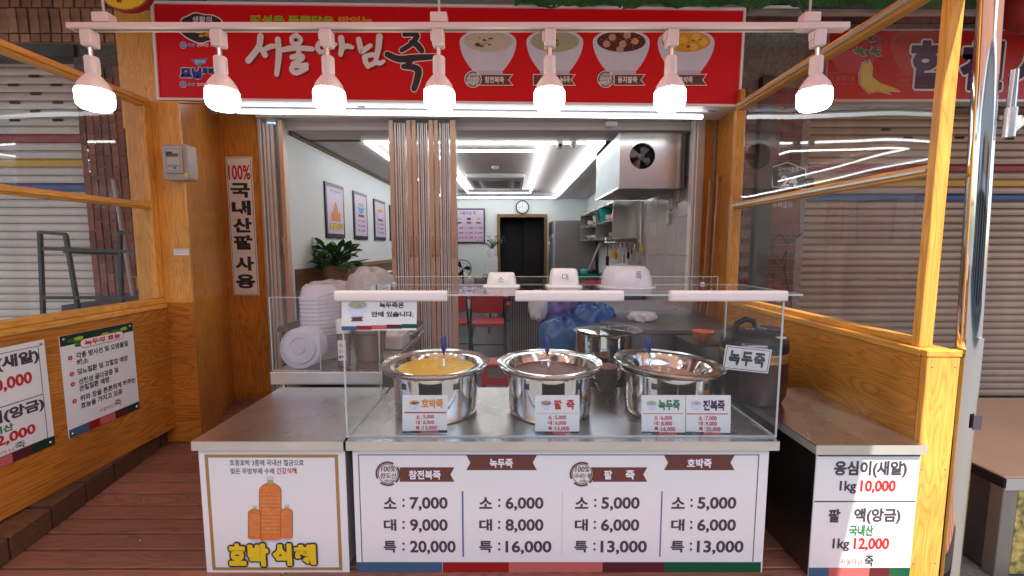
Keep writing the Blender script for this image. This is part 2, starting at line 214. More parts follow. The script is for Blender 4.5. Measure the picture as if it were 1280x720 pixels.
# ---------------------------------------------------------------- mesh building
class MB:
    def __init__(s): s.v = []; s.f = []; s.m = []; s.mats = []; s.sm = []
    def mi(s, m):
        if m not in s.mats: s.mats.append(m)
        return s.mats.index(m)
    def add(s, vs, fs, m=None, smooth=False):
        b = len(s.v); s.v += [tuple(v) for v in vs]; k = s.mi(m)
        for f in fs: s.f.append([i + b for i in f]); s.m.append(k); s.sm.append(smooth)
        return s
    def box(s, a, b, m=None):
        x0, x1 = sorted((a[0], b[0])); y0, y1 = sorted((a[1], b[1])); z0, z1 = sorted((a[2], b[2]))
        v = [(x0, y0, z0), (x1, y0, z0), (x1, y1, z0), (x0, y1, z0), (x0, y0, z1), (x1, y0, z1), (x1, y1, z1), (x0, y1, z1)]
        return s.add(v, [(0, 3, 2, 1), (4, 5, 6, 7), (0, 1, 5, 4), (1, 2, 6, 5), (2, 3, 7, 6), (3, 0, 4, 7)], m)
    def prism(s, pts, ext, m=None, smooth=False):
        """closed polygon pts (3D, counter-clockwise seen from -ext) swept by vector ext"""
        n = len(pts); e = Vector(ext); v = [Vector(p) for p in pts] + [Vector(p) + e for p in pts]
        s.add(v, [list(range(n))[::-1], list(range(n, 2 * n))], m)
        return s.add(v, [(i, (i + 1) % n, (i + 1) % n + n, i + n) for i in range(n)], m, smooth)
    def tube(s, path, r, m=None, seg=8, smooth=True, cap=True):
        P = [Vector(p) for p in path]; R = r if isinstance(r, (list, tuple)) else [r] * len(P)
        vs = []; up = None
        for i, p in enumerate(P):
            d = (P[min(i + 1, len(P) - 1)] - P[max(i - 1, 0)]).normalized()
            if up is None: up = d.orthogonal().normalized()
            else:
                up = (up - d * up.dot(d)); up = up.normalized() if up.length > 1e-6 else d.orthogonal().normalized()
            w_ = d.cross(up)
            for k in range(seg): a = 2 * PI * k / seg; vs.append(p + (up * math.cos(a) + w_ * math.sin(a)) * R[i])
        fs = [(i * seg + k, i * seg + (k + 1) % seg, (i + 1) * seg + (k + 1) % seg, (i + 1) * seg + k) for i in range(len(P) - 1) for k in range(seg)]
        s.add(vs, fs, m, smooth)
        if cap: s.add(vs[:seg], [list(range(seg))[::-1]], m); s.add(vs[-seg:], [list(range(seg))], m)
        return s
    def lathe(s, prof, c=(0, 0, 0), m=None, seg=32, smooth=True, sx=1., sy=1., tilt=None, wob=None, cap=True):
        vs = []; R = Matrix.Rotation(tilt[0], 3, tilt[1]) if tilt else None; c = Vector(c)
        for (r, z) in prof:
            for k in range(seg):
                a = 2 * PI * k / seg; rr = r * (wob(a, z) if wob else 1); p = Vector((rr * math.cos(a) * sx, rr * math.sin(a) * sy, z))
                vs.append(c + (R @ p if R else p))
        n = len(prof)
        s.add(vs, [(i * seg + k, i * seg + (k + 1) % seg, (i + 1) * seg + (k + 1) % seg, (i + 1) * seg + k) for i in range(n - 1) for k in range(seg)], m, smooth)
        if not cap: return s
        if prof[0][0] > 1e-5: s.add(vs[:seg], [list(range(seg))[::-1]], m)
        if prof[-1][0] > 1e-5: s.add(vs[-seg:], [list(range(seg))], m)
        return s
    def rbox(s, a, b, r, axis='z', m=None, n=4):
        """box with corners rounded about one axis"""
        ax = 'xyz'.index(axis); o = [i for i in range(3) if i != ax]
        lo = [min(a[i], b[i]) for i in range(3)]; hi = [max(a[i], b[i]) for i in range(3)]
        pts = []
        for (cx, cy, a0) in ((hi[o[0]] - r, hi[o[1]] - r, 0), (lo[o[0]] + r, hi[o[1]] - r, PI / 2), (lo[o[0]] + r, lo[o[1]] + r, PI), (hi[o[0]] - r, lo[o[1]] + r, 1.5 * PI)):
            for k in range(n + 1):
                t = a0 + k / n * PI / 2; p = [0, 0, 0]; p[o[0]] = cx + r * math.cos(t); p[o[1]] = cy + r * math.sin(t); p[ax] = lo[ax]; pts.append(p)
        e = [0, 0, 0]; e[ax] = hi[ax] - lo[ax]
        return s.prism(pts, e, m, True)
    def data(s, name, clean=True):
        me = bpy.data.meshes.new(name); me.from_pydata(s.v, [], s.f)
        for m in s.mats: me.materials.append(M[m] if isinstance(m, str) else m)
        me.polygons.foreach_set("material_index", s.m); me.polygons.foreach_set("use_smooth", s.sm)
        if clean:
            bm = bmesh.new(); bm.from_mesh(me); bmesh.ops.remove_doubles(bm, verts=bm.verts, dist=1e-6); bmesh.ops.recalc_face_normals(bm, faces=bm.faces)
            for e in bm.edges:
                if len(e.link_faces) == 2 and e.calc_face_angle(0) > .7: e.smooth = False
            bm.to_mesh(me); bm.free()
        me.update(); return me

def link(o, parent=None):
    COL.objects.link(o)
    if parent is not None:
        o.parent = parent; o.matrix_parent_inverse = Matrix.Translation(parent_loc(parent)).inverted()
    return o
def parent_loc(p):
    v = Vector((0, 0, 0))
    while p is not None and p.type == 'EMPTY': v = v + Vector(p.location); p = p.parent
    return v
def ob(name, mb, parent=None, bevel=0., seg=1, clean=True, loc=None):
    me = mb if isinstance(mb, bpy.types.Mesh) else mb.data(name, clean)
    o = bpy.data.objects.new(name, me)
    if loc is not None: o.location = loc
    link(o, parent)
    if bevel:
        b = o.modifiers.new("bevel", 'BEVEL'); b.width = bevel; b.segments = seg; b.limit_method = 'ANGLE'
    return o
def tag(o, label, cat, group=None):
    o['label'] = label; o['category'] = cat
    if group: o['group'] = group
    return o
def thing(name, label, cat, loc=(0, 0, 0), group=None):
    o = bpy.data.objects.new(name, None); o.empty_display_size = .05; o.location = loc; COL.objects.link(o)
    return tag(o, label, cat, group)
def struct(o): o['kind'] = 'structure'; return o
def stuff(o): o['kind'] = 'stuff'; return o
def box(name, a, b, m, parent=None, bevel=0., seg=1): return ob(name, MB().box(a, b, m), parent, bevel, seg)
def inst(name, me, loc, parent, rot=None):
    o = bpy.data.objects.new(name, me); o.location = loc
    if rot: o.rotation_euler = rot
    return link(o, parent)
def dup(root, loc, label=None, rotz=None):
    r = root.copy(); COL.objects.link(r); r.location = loc
    if label: r['label'] = label
    if rotz is not None: r.rotation_euler = (0, 0, rotz)
    def rec(a, b):
        for ch in list(a.children):
            c = ch.copy(); COL.objects.link(c); c.parent = b; c.matrix_parent_inverse = ch.matrix_parent_inverse.copy(); rec(ch, c)
    rec(root, r)
    return r
def quadslab(pts, n, t, m, mb=None):
    return (mb or MB()).prism(pts, Vector(n) * t, m)

# ---------------------------------------------------------------- lettering
_cache = {}
def glyphs(s, bold=0., gap=1.0):
    key = (s, bold, gap)
    if key not in _cache:
        cu = bpy.data.curves.new("t", 'FONT'); cu.body = s; cu.size = 1; cu.offset = bold; cu.space_character = gap; cu.resolution_u = 3
        o = bpy.data.objects.new("t", cu); COL.objects.link(o)
        dg = bpy.context.evaluated_depsgraph_get(); me = bpy.data.meshes.new_from_object(o.evaluated_get(dg))
        vs = [(v.co.x, v.co.y) for v in me.vertices]; fs = [list(p.vertices) for p in me.polygons]
        COL.objects.unlink(o); bpy.data.objects.remove(o); bpy.data.curves.remove(cu); bpy.data.meshes.remove(me)
        xs = [v[0] for v in vs] or [0, 1]; ys = [v[1] for v in vs] or [0, 1]
        x0, x1, y0, y1 = min(xs), max(xs), min(ys), max(ys)
        _cache[key] = ([((x - x0) / (x1 - x0 or 1), (y - y0) / (y1 - y0 or 1)) for x, y in vs], fs)
    return _cache[key]

class Panel:
    """a printed sheet: a plane through p00 with unit axes u (right) and v (up); print lies in thin layers on it"""
    def __init__(s, p00, p10, p01, step=.0005):
        s.o = Vector(p00); s.u = (Vector(p10) - s.o); s.v = (Vector(p01) - s.o); s.W = s.u.length; s.H = s.v.length
        s.u.normalize(); s.v.normalize(); s.n = s.u.cross(s.v).normalized(); s.step = step; s.let = MB(); s.pic = MB(); s.k = 0
    def uv(s, x, y):
        r = ray(x, y); t = (s.o - O).dot(s.n) / r.dot(s.n); p = O + r * t - s.o; return p.dot(s.u), p.dot(s.v)
    def P(s, u, v, l): return s.o + s.u * u + s.v * v + s.n * (s.step * l)
    def polyuv(s, pts, m, l=1, pic=True): (s.pic if pic else s.let).add([s.P(u, v, l) for u, v in pts], [list(range(len(pts)))], m); return s
    def poly(s, pts, m, l=1, pic=True): return s.polyuv([s.uv(*p) for p in pts], m, l, pic)
    def rect(s, x0, y0, x1, y1, m, l=1, pic=True): return s.rectuv(*s.uv(x0, y1), *s.uv(x1, y0), m, l, pic)
    def rectuv(s, u0, v0, u1, v1, m, l=1, pic=True): return s.polyuv([(u0, v0), (u1, v0), (u1, v1), (u0, v1)], m, l, pic)
    def frameuv(s, u0, v0, u1, v1, t, m, l=1):
        s.rectuv(u0, v0, u1, v0 + t, m, l); s.rectuv(u0, v1 - t, u1, v1, m, l); s.rectuv(u0, v0 + t, u0 + t, v1 - t, m, l); return s.rectuv(u1 - t, v0 + t, u1, v1 - t, m, l)
    def ell(s, cx, cy, rx, ry, m, l=1, n=24, a0=0, a1=2 * PI, pic=True):
        c = s.uv(cx, cy); e = s.uv(cx + rx, cy); f = s.uv(cx, cy - ry); RX = abs(e[0] - c[0]); RY = abs(f[1] - c[1])
        return s.polyuv([(c[0] + RX * math.cos(a0 + (a1 - a0) * k / n), c[1] + RY * math.sin(a0 + (a1 - a0) * k / n)) for k in range(n + (a1 - a0 < 6))], m, l, pic)
    def ring(s, cx, cy, rx, ry, t, m, l=1, n=28, gaps=()):
        c = s.uv(cx, cy); RX = abs(s.uv(cx + rx, cy)[0] - c[0]); RY = abs(s.uv(cx, cy - ry)[1] - c[1]); q = 1 - t
        for k in range(n):
            if k in gaps: continue
            a, b = 2 * PI * k / n, 2 * PI * (k + 1) / n
            s.polyuv([(c[0] + RX * q * math.cos(a), c[1] + RY * q * math.sin(a)), (c[0] + RX * math.cos(a), c[1] + RY * math.sin(a)), (c[0] + RX * math.cos(b), c[1] + RY * math.sin(b)), (c[0] + RX * q * math.cos(b), c[1] + RY * q * math.sin(b))], m, l)
        return s
    def textuv(s, t, u0, v0, u1, v1, m, l=2, bold=.0, slant=0.):
        g, fs = glyphs(t, bold); s.let.add([s.P(u0 + (u1 - u0) * a + slant * b * (v1 - v0), v0 + (v1 - v0) * b, l) for a, b in g], fs, m); return s
    def text(s, t, x0, y0, x1, y1, m, l=2, bold=.0, slant=0.):
        a = s.uv(x0, y0); b = s.uv(x1, y1); return s.textuv(t, a[0], b[1], b[0], a[1], m, l, bold, slant)
    def fat(s, t, x0, y0, x1, y1, m, l, g, n=12):
        for k in range(n): a = 2 * PI * k / n; s.text(t, x0 + g * math.cos(a), y0 + g * math.sin(a), x1 + g * math.cos(a), y1 + g * math.sin(a), m, l + .06 * k, .03)
        return s
    def stroke(s, pts, wd, m, l=2, grow=0., dx=0., dy=0.):
        """a brush stroke through pixel-measured points, smooth, of varying width"""
        q = [s.uv(x + dx, y + dy) for x, y in pts]; P = []
        n = len(q)
        for i in range(n - 1):
            p0, p1, p2, p3 = q[max(i - 1, 0)], q[i], q[i + 1], q[min(i + 2, n - 1)]
            for k in range(6):
                t = k / 6; P.append(tuple(.5 * (2 * p1[j] + (p2[j] - p0[j]) * t + (2 * p0[j] - 5 * p1[j] + 4 * p2[j] - p3[j]) * t * t + (3 * p1[j] - p0[j] - 3 * p2[j] + p3[j]) * t ** 3) for j in (0, 1)))
        P.append(q[-1]); N = len(P); sc_ = abs(s.uv(pts[0][0] + 10, pts[0][1])[0] - s.uv(pts[0][0], pts[0][1])[0]) / 10
        W = wd if isinstance(wd, (list, tuple)) else [wd] * 3
        L_, R_ = [], []
        for i, p in enumerate(P):
            a, b = P[max(i - 1, 0)], P[min(i + 1, N - 1)]; dx_, dy_ = b[0] - a[0], b[1] - a[1]; d = math.hypot(dx_, dy_) or 1
            f = i / (N - 1) * (len(W) - 1); k = min(int(f), len(W) - 2); h = (W[k] + (W[k + 1] - W[k]) * (f - k) + grow * 2) * sc_ / 2
            L_.append((p[0] - dy_ / d * h, p[1] + dx_ / d * h)); R_.append((p[0] + dy_ / d * h, p[1] - dx_ / d * h))
        for i in range(N - 1): s.k += 1; s.polyuv([L_[i], R_[i], R_[i + 1], L_[i + 1]], m, l + .0095 * (s.k % 90), False)
        for p, wv in ((P[0], W[0]), (P[-1], W[-1])):
            r = (wv + grow * 2) * sc_ / 2; s.polyuv([(p[0] + r * math.cos(2 * PI * k / 12), p[1] + r * math.sin(2 * PI * k / 12)) for k in range(12)], m, l + .0095 * (s.k % 90) + .005, False); s.k += 1
        return s
    def board(s, name, t, m, parent=None, bevel=0.):
        pts = [s.P(0, 0, 0), s.P(s.W, 0, 0), s.P(s.W, s.H, 0), s.P(0, s.H, 0)]
        return ob(name, MB().prism(pts, -s.n * t, m), parent, bevel)
    def build(s, parent, pic='picture', let='lettering'):
        if s.pic.f: stuff(ob(pic, s.pic, parent, clean=False))
        if s.let.f: stuff(ob(let, s.let, parent, clean=False))

# ================================================================= THE PLACE
DZ = .14; FY = 3.93; LX = -2.41; RX = 1.70; CF = 1.75
# ---- ground
struct(box('street_ground', (-40, -40, -.3), (40, 60, 0), 'asphalt'))
# ---- deck of red-brown planks
deck = struct(box('wooden_deck', (-3.05, 1.2, .004), (1.83, 3.93, DZ - .022), 'gap'))
pw = .116; y = 1.2; k = 0
pm = {}
while y < 3.9:
    for (xa, xb) in (((-2.95, -.2), (-.195, 1.698)) if k % 2 else ((-2.95, -1.0), (-.995, 1.698))):
        L_ = xb - xa
        if L_ not in pm:
            mb = MB().box((0, 0, 0), (L_, pw - .012, .022), 'plank'); pm[L_] = mb.data('plank')
        o = inst('plank', pm[L_], (xa, y, DZ - .022 + random.uniform(0, .0015)), deck)
        b = o.modifiers.new("bevel", 'BEVEL'); b.width = .003; b.segments = 1
    y += pw; k += 1
r = random.Random(12); gm_ = MB()
for k in range(70):
    x, y_ = r.uniform(-2.4, 1.2), r.uniform(1.5, 3.7); a_ = r.uniform(0, 6.3); l_ = r.uniform(.002, .007); w_ = r.uniform(.001, .004); c_, s_ = math.cos(a_), math.sin(a_)
    gm_.add([(x + c_ * l_, y_ + s_ * l_, DZ + .003), (x - s_ * w_, y_ + c_ * w_, DZ + .0045), (x - c_ * l_, y_ - s_ * l_, DZ + .003), (x + s_ * w_, y_ - c_ * w_, DZ + .002)], [(0, 1, 2, 3)], 'cream' if k % 3 else 'block')
lt = stuff(ob('deck_grit', gm_)); tag(lt, 'scattered pale grit and crumbs lying on the red-brown deck', 'litter')
# ---- kerb of timber blocks along the foot of the left wall
kerb = thing('timber_kerb', 'row of dark square timber blocks along the foot of the left wooden wall', 'kerb', (-2.3, 2, DZ))
n = 13
for i in range(n):
    t0 = i / n; y0 = .95 + 2.85 * t0; y1 = .95 + 2.85 * (i + 1) / n - .008
    def kx(y): return -2.14 - .19 * (y - 1.2)
    h = .12 + random.uniform(-.010, .004); dx = random.uniform(-.006, .004)
    ob('timber_block', MB().prism([(LX - .25, y0, DZ), (kx(y0) + dx, y0, DZ), (kx(y1) + dx, y1, DZ), (LX - .25, y1, DZ)], (0, 0, h), 'block'), kerb, .006, 2)

# ---- left half-height wooden wall, with its glazed screen
lw = thing('low_wooden_wall', 'half-height wall of dark oak veneer left of the aisle, two menu boards screwed to it', 'wall', (LX - .06, 2, .26))
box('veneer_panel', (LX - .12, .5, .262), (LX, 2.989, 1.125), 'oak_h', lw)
box('wall_cap', (LX - .13, .5, 1.125), (LX + .012, 2.985, 1.157), 'pine_y', lw, .004)
ls = thing('glazed_wooden_screen', 'pine framed screen with two clear panes on top of the left wooden wall', 'screen', (LX - .05, 2, 1.157))
def rail_profile(mb, x0, x1, y0, y1, z0, z1, s):
    mb.box((x0, y0, z0), (x1, y1, z1), 'pine_y')
    return mb
box('top_rail', (LX - .07, .5, 2.475), (LX - .012, 2.99, 2.53), 'pine_y', ls, .004)
box('top_bead', (LX - .011, .5, 2.492), (LX + .006, 2.935, 2.512), 'pine_y', ls, .002)
box('bottom_rail', (LX - .075, .5, 1.158), (LX - .008, 2.99, 1.195), 'pine_y', ls, .004)
box('middle_rail', (LX - .07, .5, 1.80), (LX - .012, 2.93, 1.845), 'pine_y', ls, .004)
box('middle_bead', (LX - .011, .5, 1.812), (LX + .004, 2.92, 1.828), 'pine_y', ls, .002)
box('end_stile', (LX - .075, 2.935, 1.196), (LX - .008, 2.99, 2.474), 'pine_z', ls, .004)
box('pane', (LX - .045, .5, 1.195), (LX - .041, 2.935, 1.80), 'pane', ls)
box('pane', (LX - .045, .5, 1.845), (LX - .041, 2.935, 2.475), 'pane', ls)
# ---- left column
lc = thing('wooden_column', 'tall oak column at the left end of the shop front with a meter on it', 'column', (-2.4, 3.3, DZ))
ca, cb, cc, cd = (-2.52, 3.0), (-2.292, 3.0), (-2.60, 3.915), (-3.05, 3.915)
ob('front_panel', MB().prism([(-2.60, 2.992, 1.16), (-2.232, 2.992, 1.16), (-2.232, 3.01, 1.16), (-2.60, 3.01, 1.16)], (0, 0, 1.345), 'pine_z'), lc)
box('lower_front_panel', (-2.55, 2.992, DZ + .01), (-2.2325, 3.01, 1.1595), 'oak_hx', lc)
ob('side_panel', MB().prism([(-2.234, 3.011, DZ), (-2.60, 3.925, DZ), (-2.60, 3.925, 2.79), (-2.234, 3.011, 2.505)], (-.04, -.016, 0), 'oak_v'), lc)
ob('column_top', MB().prism([(-2.60, 2.992, 2.5055), (-2.232, 2.992, 2.5055), (-2.60, 3.925, 2.792), (-3.0, 3.925, 2.792)], (0, 0, .012), 'pine_z'), lc)
box('upper_panel', (-3.14, 3.60, 2.50), (-2.80, 3.64, 3.40), 'pine_z', lc)
# meter box
mt = thing('electricity_meter', 'grey plastic electricity meter in a clear cover on the left column', 'meter', (-2.30, 2.99, 2.1))
a = aty(206, 181, 2.93); b_ = aty(244, 226, 2.93)
mb = MB().rbox((a.x, 2.90, b_.z), (b_.x - .02, 2.991, a.z), .018, 'y', 'meter')
ob('meter_case', mb, mt, .006, 2)
mb = MB().rbox((a.x + .022, 2.885, b_.z + .045), (b_.x - .048, 2.899, a.z - .02), .01, 'y', 'meterd'); fc = ob('meter_face', mb, mt, .003)
box('display', (a.x + .055, 2.882, a.z - .085), (a.x + .115, 2.8845, a.z - .065), 'lcd', mt)
p = Panel((a.x + .03, 2.8835, b_.z + .05), (b_.x - .05, 2.8835, b_.z + .05), (a.x + .03, 2.8835, a.z - .03))
p.rectuv(.01, .10, .05, .13, 'black', 1); p.frameuv(.005, .005, p.W - .005, p.H - .005, .002, 'ink', 1); p.rectuv(.05, .02, .07, .03, 'greent', 1); p.rectuv(.015, .035, .10, .038, 'ink'); p.rectuv(.015, .045, .08, .047, 'ink')
p.build(mt)
box('warning_label', (b_.x - .042, 2.8955, b_.z + .02), (b_.x - .026, 2.8995, b_.z + .045), 'yellow', mt)
st = thing('notice_sticker', 'tiny white printed sticker low on the left column', 'sticker', (-2.3, 2.99, 1.5))
p = Panel(aty(217, 319, 2.989), aty(236, 319, 2.989), aty(217, 311, 2.989)); p.board('sheet', .001, 'paper', st)
p.text('관계자외', 219, 312, 234, 314.5, 'ink', 1); p.text('출입금지입니다', 219, 315.5, 234, 317.5, 'ink', 1); p.build(st)

# ---- shop front panels beside the doors
fp = thing('shop_front_panel', 'tall oak board between left column and folding door, banner hung on it', 'panel', (-2.4, FY, DZ))
ob('veneer_panel', MB().box((-2.60, FY, DZ), (-2.235, FY + .03, 2.70), 'oak_v'), fp)
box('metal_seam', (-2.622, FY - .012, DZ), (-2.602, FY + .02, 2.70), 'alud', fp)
box('skirting', (-2.59, FY - .02, DZ), (-2.24, FY - .002, DZ + .06), 'oak_dv', fp)
fr = thing('shop_front_panel', 'narrow oak board right of the doors with two paddles against it', 'panel', (1.8, FY, DZ))
box('veneer_panel', (1.70, FY, DZ), (1.90, FY + .03, 2.74), 'oak_v', fr)
ob('return_panel', MB().prism([(1.80, 3.9, DZ), (1.765, 3.46, DZ), (1.80, 3.46, DZ), (1.86, 3.9, DZ)], (0, 0, 2.62), 'oak_v'), fr)
box('metal_seam', (1.770, 3.885, DZ), (1.784, 3.899, 2.72), 'alud', fr)
# banner 100% 국내산 팥 사용
bn = thing('vertical_banner', 'tall narrow white banner with red percentage and black Korean letters', 'banner', (-2.4, FY - .01, 1.9))
p = Panel(aty(300, 369, FY - .012), aty(326, 369, FY - .012), aty(291, 197, FY - .012))
p = Panel((aty(295, 369, FY - .012).x - .02, FY - .012, aty(300, 369, FY - .012).z), (aty(324, 369, FY - .012).x, FY - .012, aty(300, 369, FY - .012).z), (aty(295, 369, FY - .012).x - .02, FY - .012, aty(300, 196, FY - .012).z))
p.board('sheet', .006, 'paper', bn)
p.frameuv(.008, .008, p.W - .008, p.H - .008, .004, 'ink', 1)
p.textuv('100%', .018, p.H - .20, p.W - .018, p.H - .07, 'redt', 2, .025)
for i, ch in enumerate('국내산팥사용'):
    vv = [.755, .63, .505, .38, .225, .095][i] * p.H; p.textuv(ch, .03, vv - .055, p.W - .03, vv + .075, 'black', 2, .045)
p.build(bn)
# paddles
pb = thing('wooden_paddle', 'long pale wooden stirring paddle hung nearest the doorway, left of the pair', 'paddle', (1.7, 3.80, .9))
def paddle(root, x0, y0, x1):
    mb = MB(); pr = [(2.13, .017), (1.9, .016), (1.3, .019), (1.12, .028), (1.0, .042), (.72, .046), (.66, .035)]
    for i in range(len(pr) - 1):
        (z0, w0), (z1, w1) = pr[i], pr[i + 1]
        xa = x0 + (x1 - x0) * (2.13 - z0) / 1.5; xb = x0 + (x1 - x0) * (2.13 - z1) / 1.5
        v = [(xa - w0, y0, z0), (xa + w0, y0, z0), (xb + w1, y0, z1), (xb - w1, y0, z1), (xa - w0, y0 + .022, z0), (xa + w0, y0 + .022, z0), (xb + w1, y0 + .022, z1), (xb - w1, y0 + .022, z1)]
        mb.add(v, [(0, 3, 2, 1), (4, 5, 6, 7), (0, 4, 7, 3), (1, 2, 6, 5)] + ([(0, 1, 5, 4)] if i == 0 else []) + ([(3, 7, 6, 2)] if i == len(pr) - 2 else []), 'paddle')
    ob('paddle_blade', mb, root, .004, 2); ob('hanging_loop', MB().tube([(x0 - .005, y0 - .002, 2.09), (x0, y0 - .004, 2.11), (x0 + .005, y0 - .002, 2.09)], .0015, 'black', 5), root)
P_ = aty(889, 240, 3.80); paddle(pb, P_.x, 3.80, P_.x - .02)
pb2 = thing('wooden_paddle', 'long pale wooden stirring paddle hung against the glazed screen post, right of the pair', 'paddle', (1.76, 3.72, .9))
P_ = aty(899, 238, 3.62); paddle(pb2, P_.x, 3.62, P_.x - .02)

# ---- right half-height wall, screen, post
rw = thing('low_wooden_wall', 'half-height wall of golden oak veneer right of the counters, sunlit at its near end', 'wall', (RX + .06, 2, .1))
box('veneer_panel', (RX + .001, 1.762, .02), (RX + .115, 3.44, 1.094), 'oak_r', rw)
box('end_panel', (RX, 1.73, .02), (RX + .135, 1.761, 1.10), 'pine_z', rw, .003)
box('wall_cap', (RX - .006, 1.762, 1.0945), (RX + .125, 3.44, 1.127), 'pine_y', rw, .004)
box('end_cap', (RX - .006, 1.726, 1.1005), (RX + .138, 1.7615, 1.127), 'pine_x', rw, .003)
rs = thing('glazed_wooden_screen', 'pine framed screen with two clear panes on top of the right wooden wall', 'screen', (RX + .05, 2, 1.127))
box('top_rail', (RX + .022, .9, 2.585), (RX + .078, 3.44, 2.645), 'pine_y', rs, .004)
box('top_bead', (RX + .006, .9, 2.602), (RX + .021, 3.40, 2.622), 'alu', rs, .002)
box('middle_rail', (RX + .022, 1.826, 1.842), (RX + .078, 3.40, 1.888), 'pine_y', rs, .004)
box('middle_bead', (RX + .006, 1.826, 1.856), (RX + .021, 3.40, 1.870), 'alu', rs, .002)
box('bottom_rail', (RX + .022, 1.826, 1.128), (RX + .078, 3.40, 1.158), 'pine_y', rs, .003)
box('end_stile', (RX + .015, 3.401, 1.128), (RX + .085, 3.455, 2.584), 'pine_z', rs, .004)
box('pane', (RX + .046, 1.826, 1.158), (RX + .050, 3.40, 1.842), 'pane', rs)
box('pane', (RX + .046, 1.826, 1.888), (RX + .050, 3.40, 2.585), 'pane', rs)
po = box('wooden_post', (RX + .014, 1.785, 1.1275), (RX + .070, 1.825, 3.25), 'pine_z', None, .003)
tag(po, 'tall square pine post at the near end of the right screen, sunlit yellow', 'post')

for z_ in (1.06, .62, .20):
    for x_ in (RX + .02, RX + .115): ob('screw_head', MB().lathe([(0, .0015), (.0035, .0012), (.0048, 0)], (x_, 1.7295, z_), 'alud', 10, tilt=(PI / 2, Vector((1, 0, 0)))), rw)
for z_ in (1.30, 1.70, 2.40):
    ob('screw_head', MB().lathe([(0, .0015), (.0035, .0012), (.0048, 0)], (-2.262, 2.9915, z_), 'alud', 10, tilt=(PI / 2, Vector((1, 0, 0)))), lc)
# ---- main sign
SY = 3.52
sg = thing('shop_sign', 'wide red shop sign with white brush lettering and four porridge bowls', 'sign', (-.5, SY, 3.1))
p = Panel(aty(200, 122.5, SY), aty(922, 131, SY), aty(197, 6, SY), step=.0012)
# keep the sheet a true rectangle: read the width along its own plane
p.u = (aty(922, 131, SY) - aty(200, 122.5, SY)).normalized(); p.v = Vector((-p.u.z, 0, p.u.x)); p.v.y = 0; p.v.normalize(); p.n = p.u.cross(p.v)
p.W = (aty(922, 131, SY) - aty(200, 122.5, SY)).length; p.H = (aty(560, 9.5, SY) - aty(561, 127, SY)).dot(p.v)
box_pts = [p.P(-.015, -.015, -2), p.P(p.W + .015, -.015, -2), p.P(p.W + .015, p.H + .015, -2), p.P(-.015, p.H + .015, -2)]
ob('sign_case', MB().prism(box_pts, (0, .36, 0), 'signwhite'), sg)
fr_ = MB()
for (u0, v0, u1, v1) in ((-.018, -.018, p.W + .018, 0), (-.018, p.H, p.W + .018, p.H + .018), (-.018, 0, 0, p.H), (p.W, 0, p.W + .018, p.H)):
    fr_.prism([p.P(u0, v0, 0), p.P(u1, v0, 0), p.P(u1, v1, 0), p.P(u0, v1, 0)], (0, -.012, 0), 'signwhite')
ob('sign_frame', fr_, sg)
ob('sign_face', MB().add([p.P(0, 0, 0), p.P(p.W, 0, 0), p.P(p.W, p.H, 0), p.P(0, p.H, 0)], [(0, 1, 2, 3)], 'signred'), sg, clean=False)
for t_, xx in (('a', 237), ('b', 452), ('c', 889)):
    q = aty(xx, 134 if xx > 800 else 128, SY + .12)
    q.z = p.P(p.W * (xx - 200) / 722, -.015, 0).z
    box('drain_slot', (q.x - .03, SY + .10, q.z - .004), (q.x + .03, SY + .115, q.z - .0005), 'black', sg)
# emblem left: black brush disc with white letters
def blob(p, cx, cy, rx, ry, m, l, seed=1, n=36, amp=.07):
    r = random.Random(seed); c = p.uv(cx, cy); RX_ = abs(p.uv(cx + rx, cy)[0] - c[0]); RY_ = abs(p.uv(cx, cy - ry)[1] - c[1])
    ph = [r.uniform(0, 6) for _ in range(4)]
    p.polyuv([(c[0] + RX_ * f * math.cos(t), c[1] + RY_ * f * math.sin(t)) for t, f in ((2 * PI * k / n, 1 + amp * sum(math.sin((j * 2 + 3) * 2 * PI * k / n + ph[j]) for j in range(4)) / 2) for k in range(n))], m, l)
blob(p, 253, 35, 29.5, 19, 'signwhite', 1, 3); blob(p, 253, 35, 28, 17.5, 'black', 2, 3)
p.text('생활의', 240, 20.5, 265, 28.5, 'signwhite', 4, .02, .1); p.text('달인', 243, 28, 268, 42, 'yellow', 4, .05)
blob(p, 259, 44, 5, 2, 'orange', 3, 9, amp=.3); blob(p, 252, 45, 3, 1.5, 'yellow', 3, 11, amp=.3)
for yy, s1, s2 in ((56.5, 'SBS', '2009년 10월'), (105.5, 'SBS', '2009년')):
    p.ell(229, yy, 4.3, 4.3, 'signwhite', 1); p.ring(229, yy, 3.6, 3.6, .35, 'bluet', 2); p.ell(229, yy, 1.5, 1.5, 'skyb', 3)
    p.text(s1, 235, yy - 2.5, 244, yy + 2.5, 'signwhite', 2, .06); p.text(s1, 235, yy - 2.5, 244, yy + 2.5, 'bluet', 3, .01); p.text(s2, 246, yy - 2.4, 272, yy + 2.4, 'signwhite', 2, .02)
p.poly([(239, 75), (260, 73), (257, 79), (247, 83)], 'skyb', 2); p.text('좋은아침', 244, 75, 257, 79.5, 'signwhite', 3, .02)
for tt, xa, xb, ya, yb in (('모닝', 225, 253, 84, 99), ('와이드', 253, 275, 84.5, 94)):
    for dx, dy in ((-.8, 0), (.8, 0), (0, -.8), (0, .8)): p.text(tt, xa + dx, ya + dy, xb + dx, yb + dy, 'signwhite', 2, .08)
    p.text(tt, xa, ya, xb, yb, 'bluet', 3, .04)
p.text('정성은 듬뿍담은', 312, 19, 418, 31.5, 'lime', 2, .05); p.text('맛있는', 423, 20.5, 466, 32, 'orange', 2, .06)
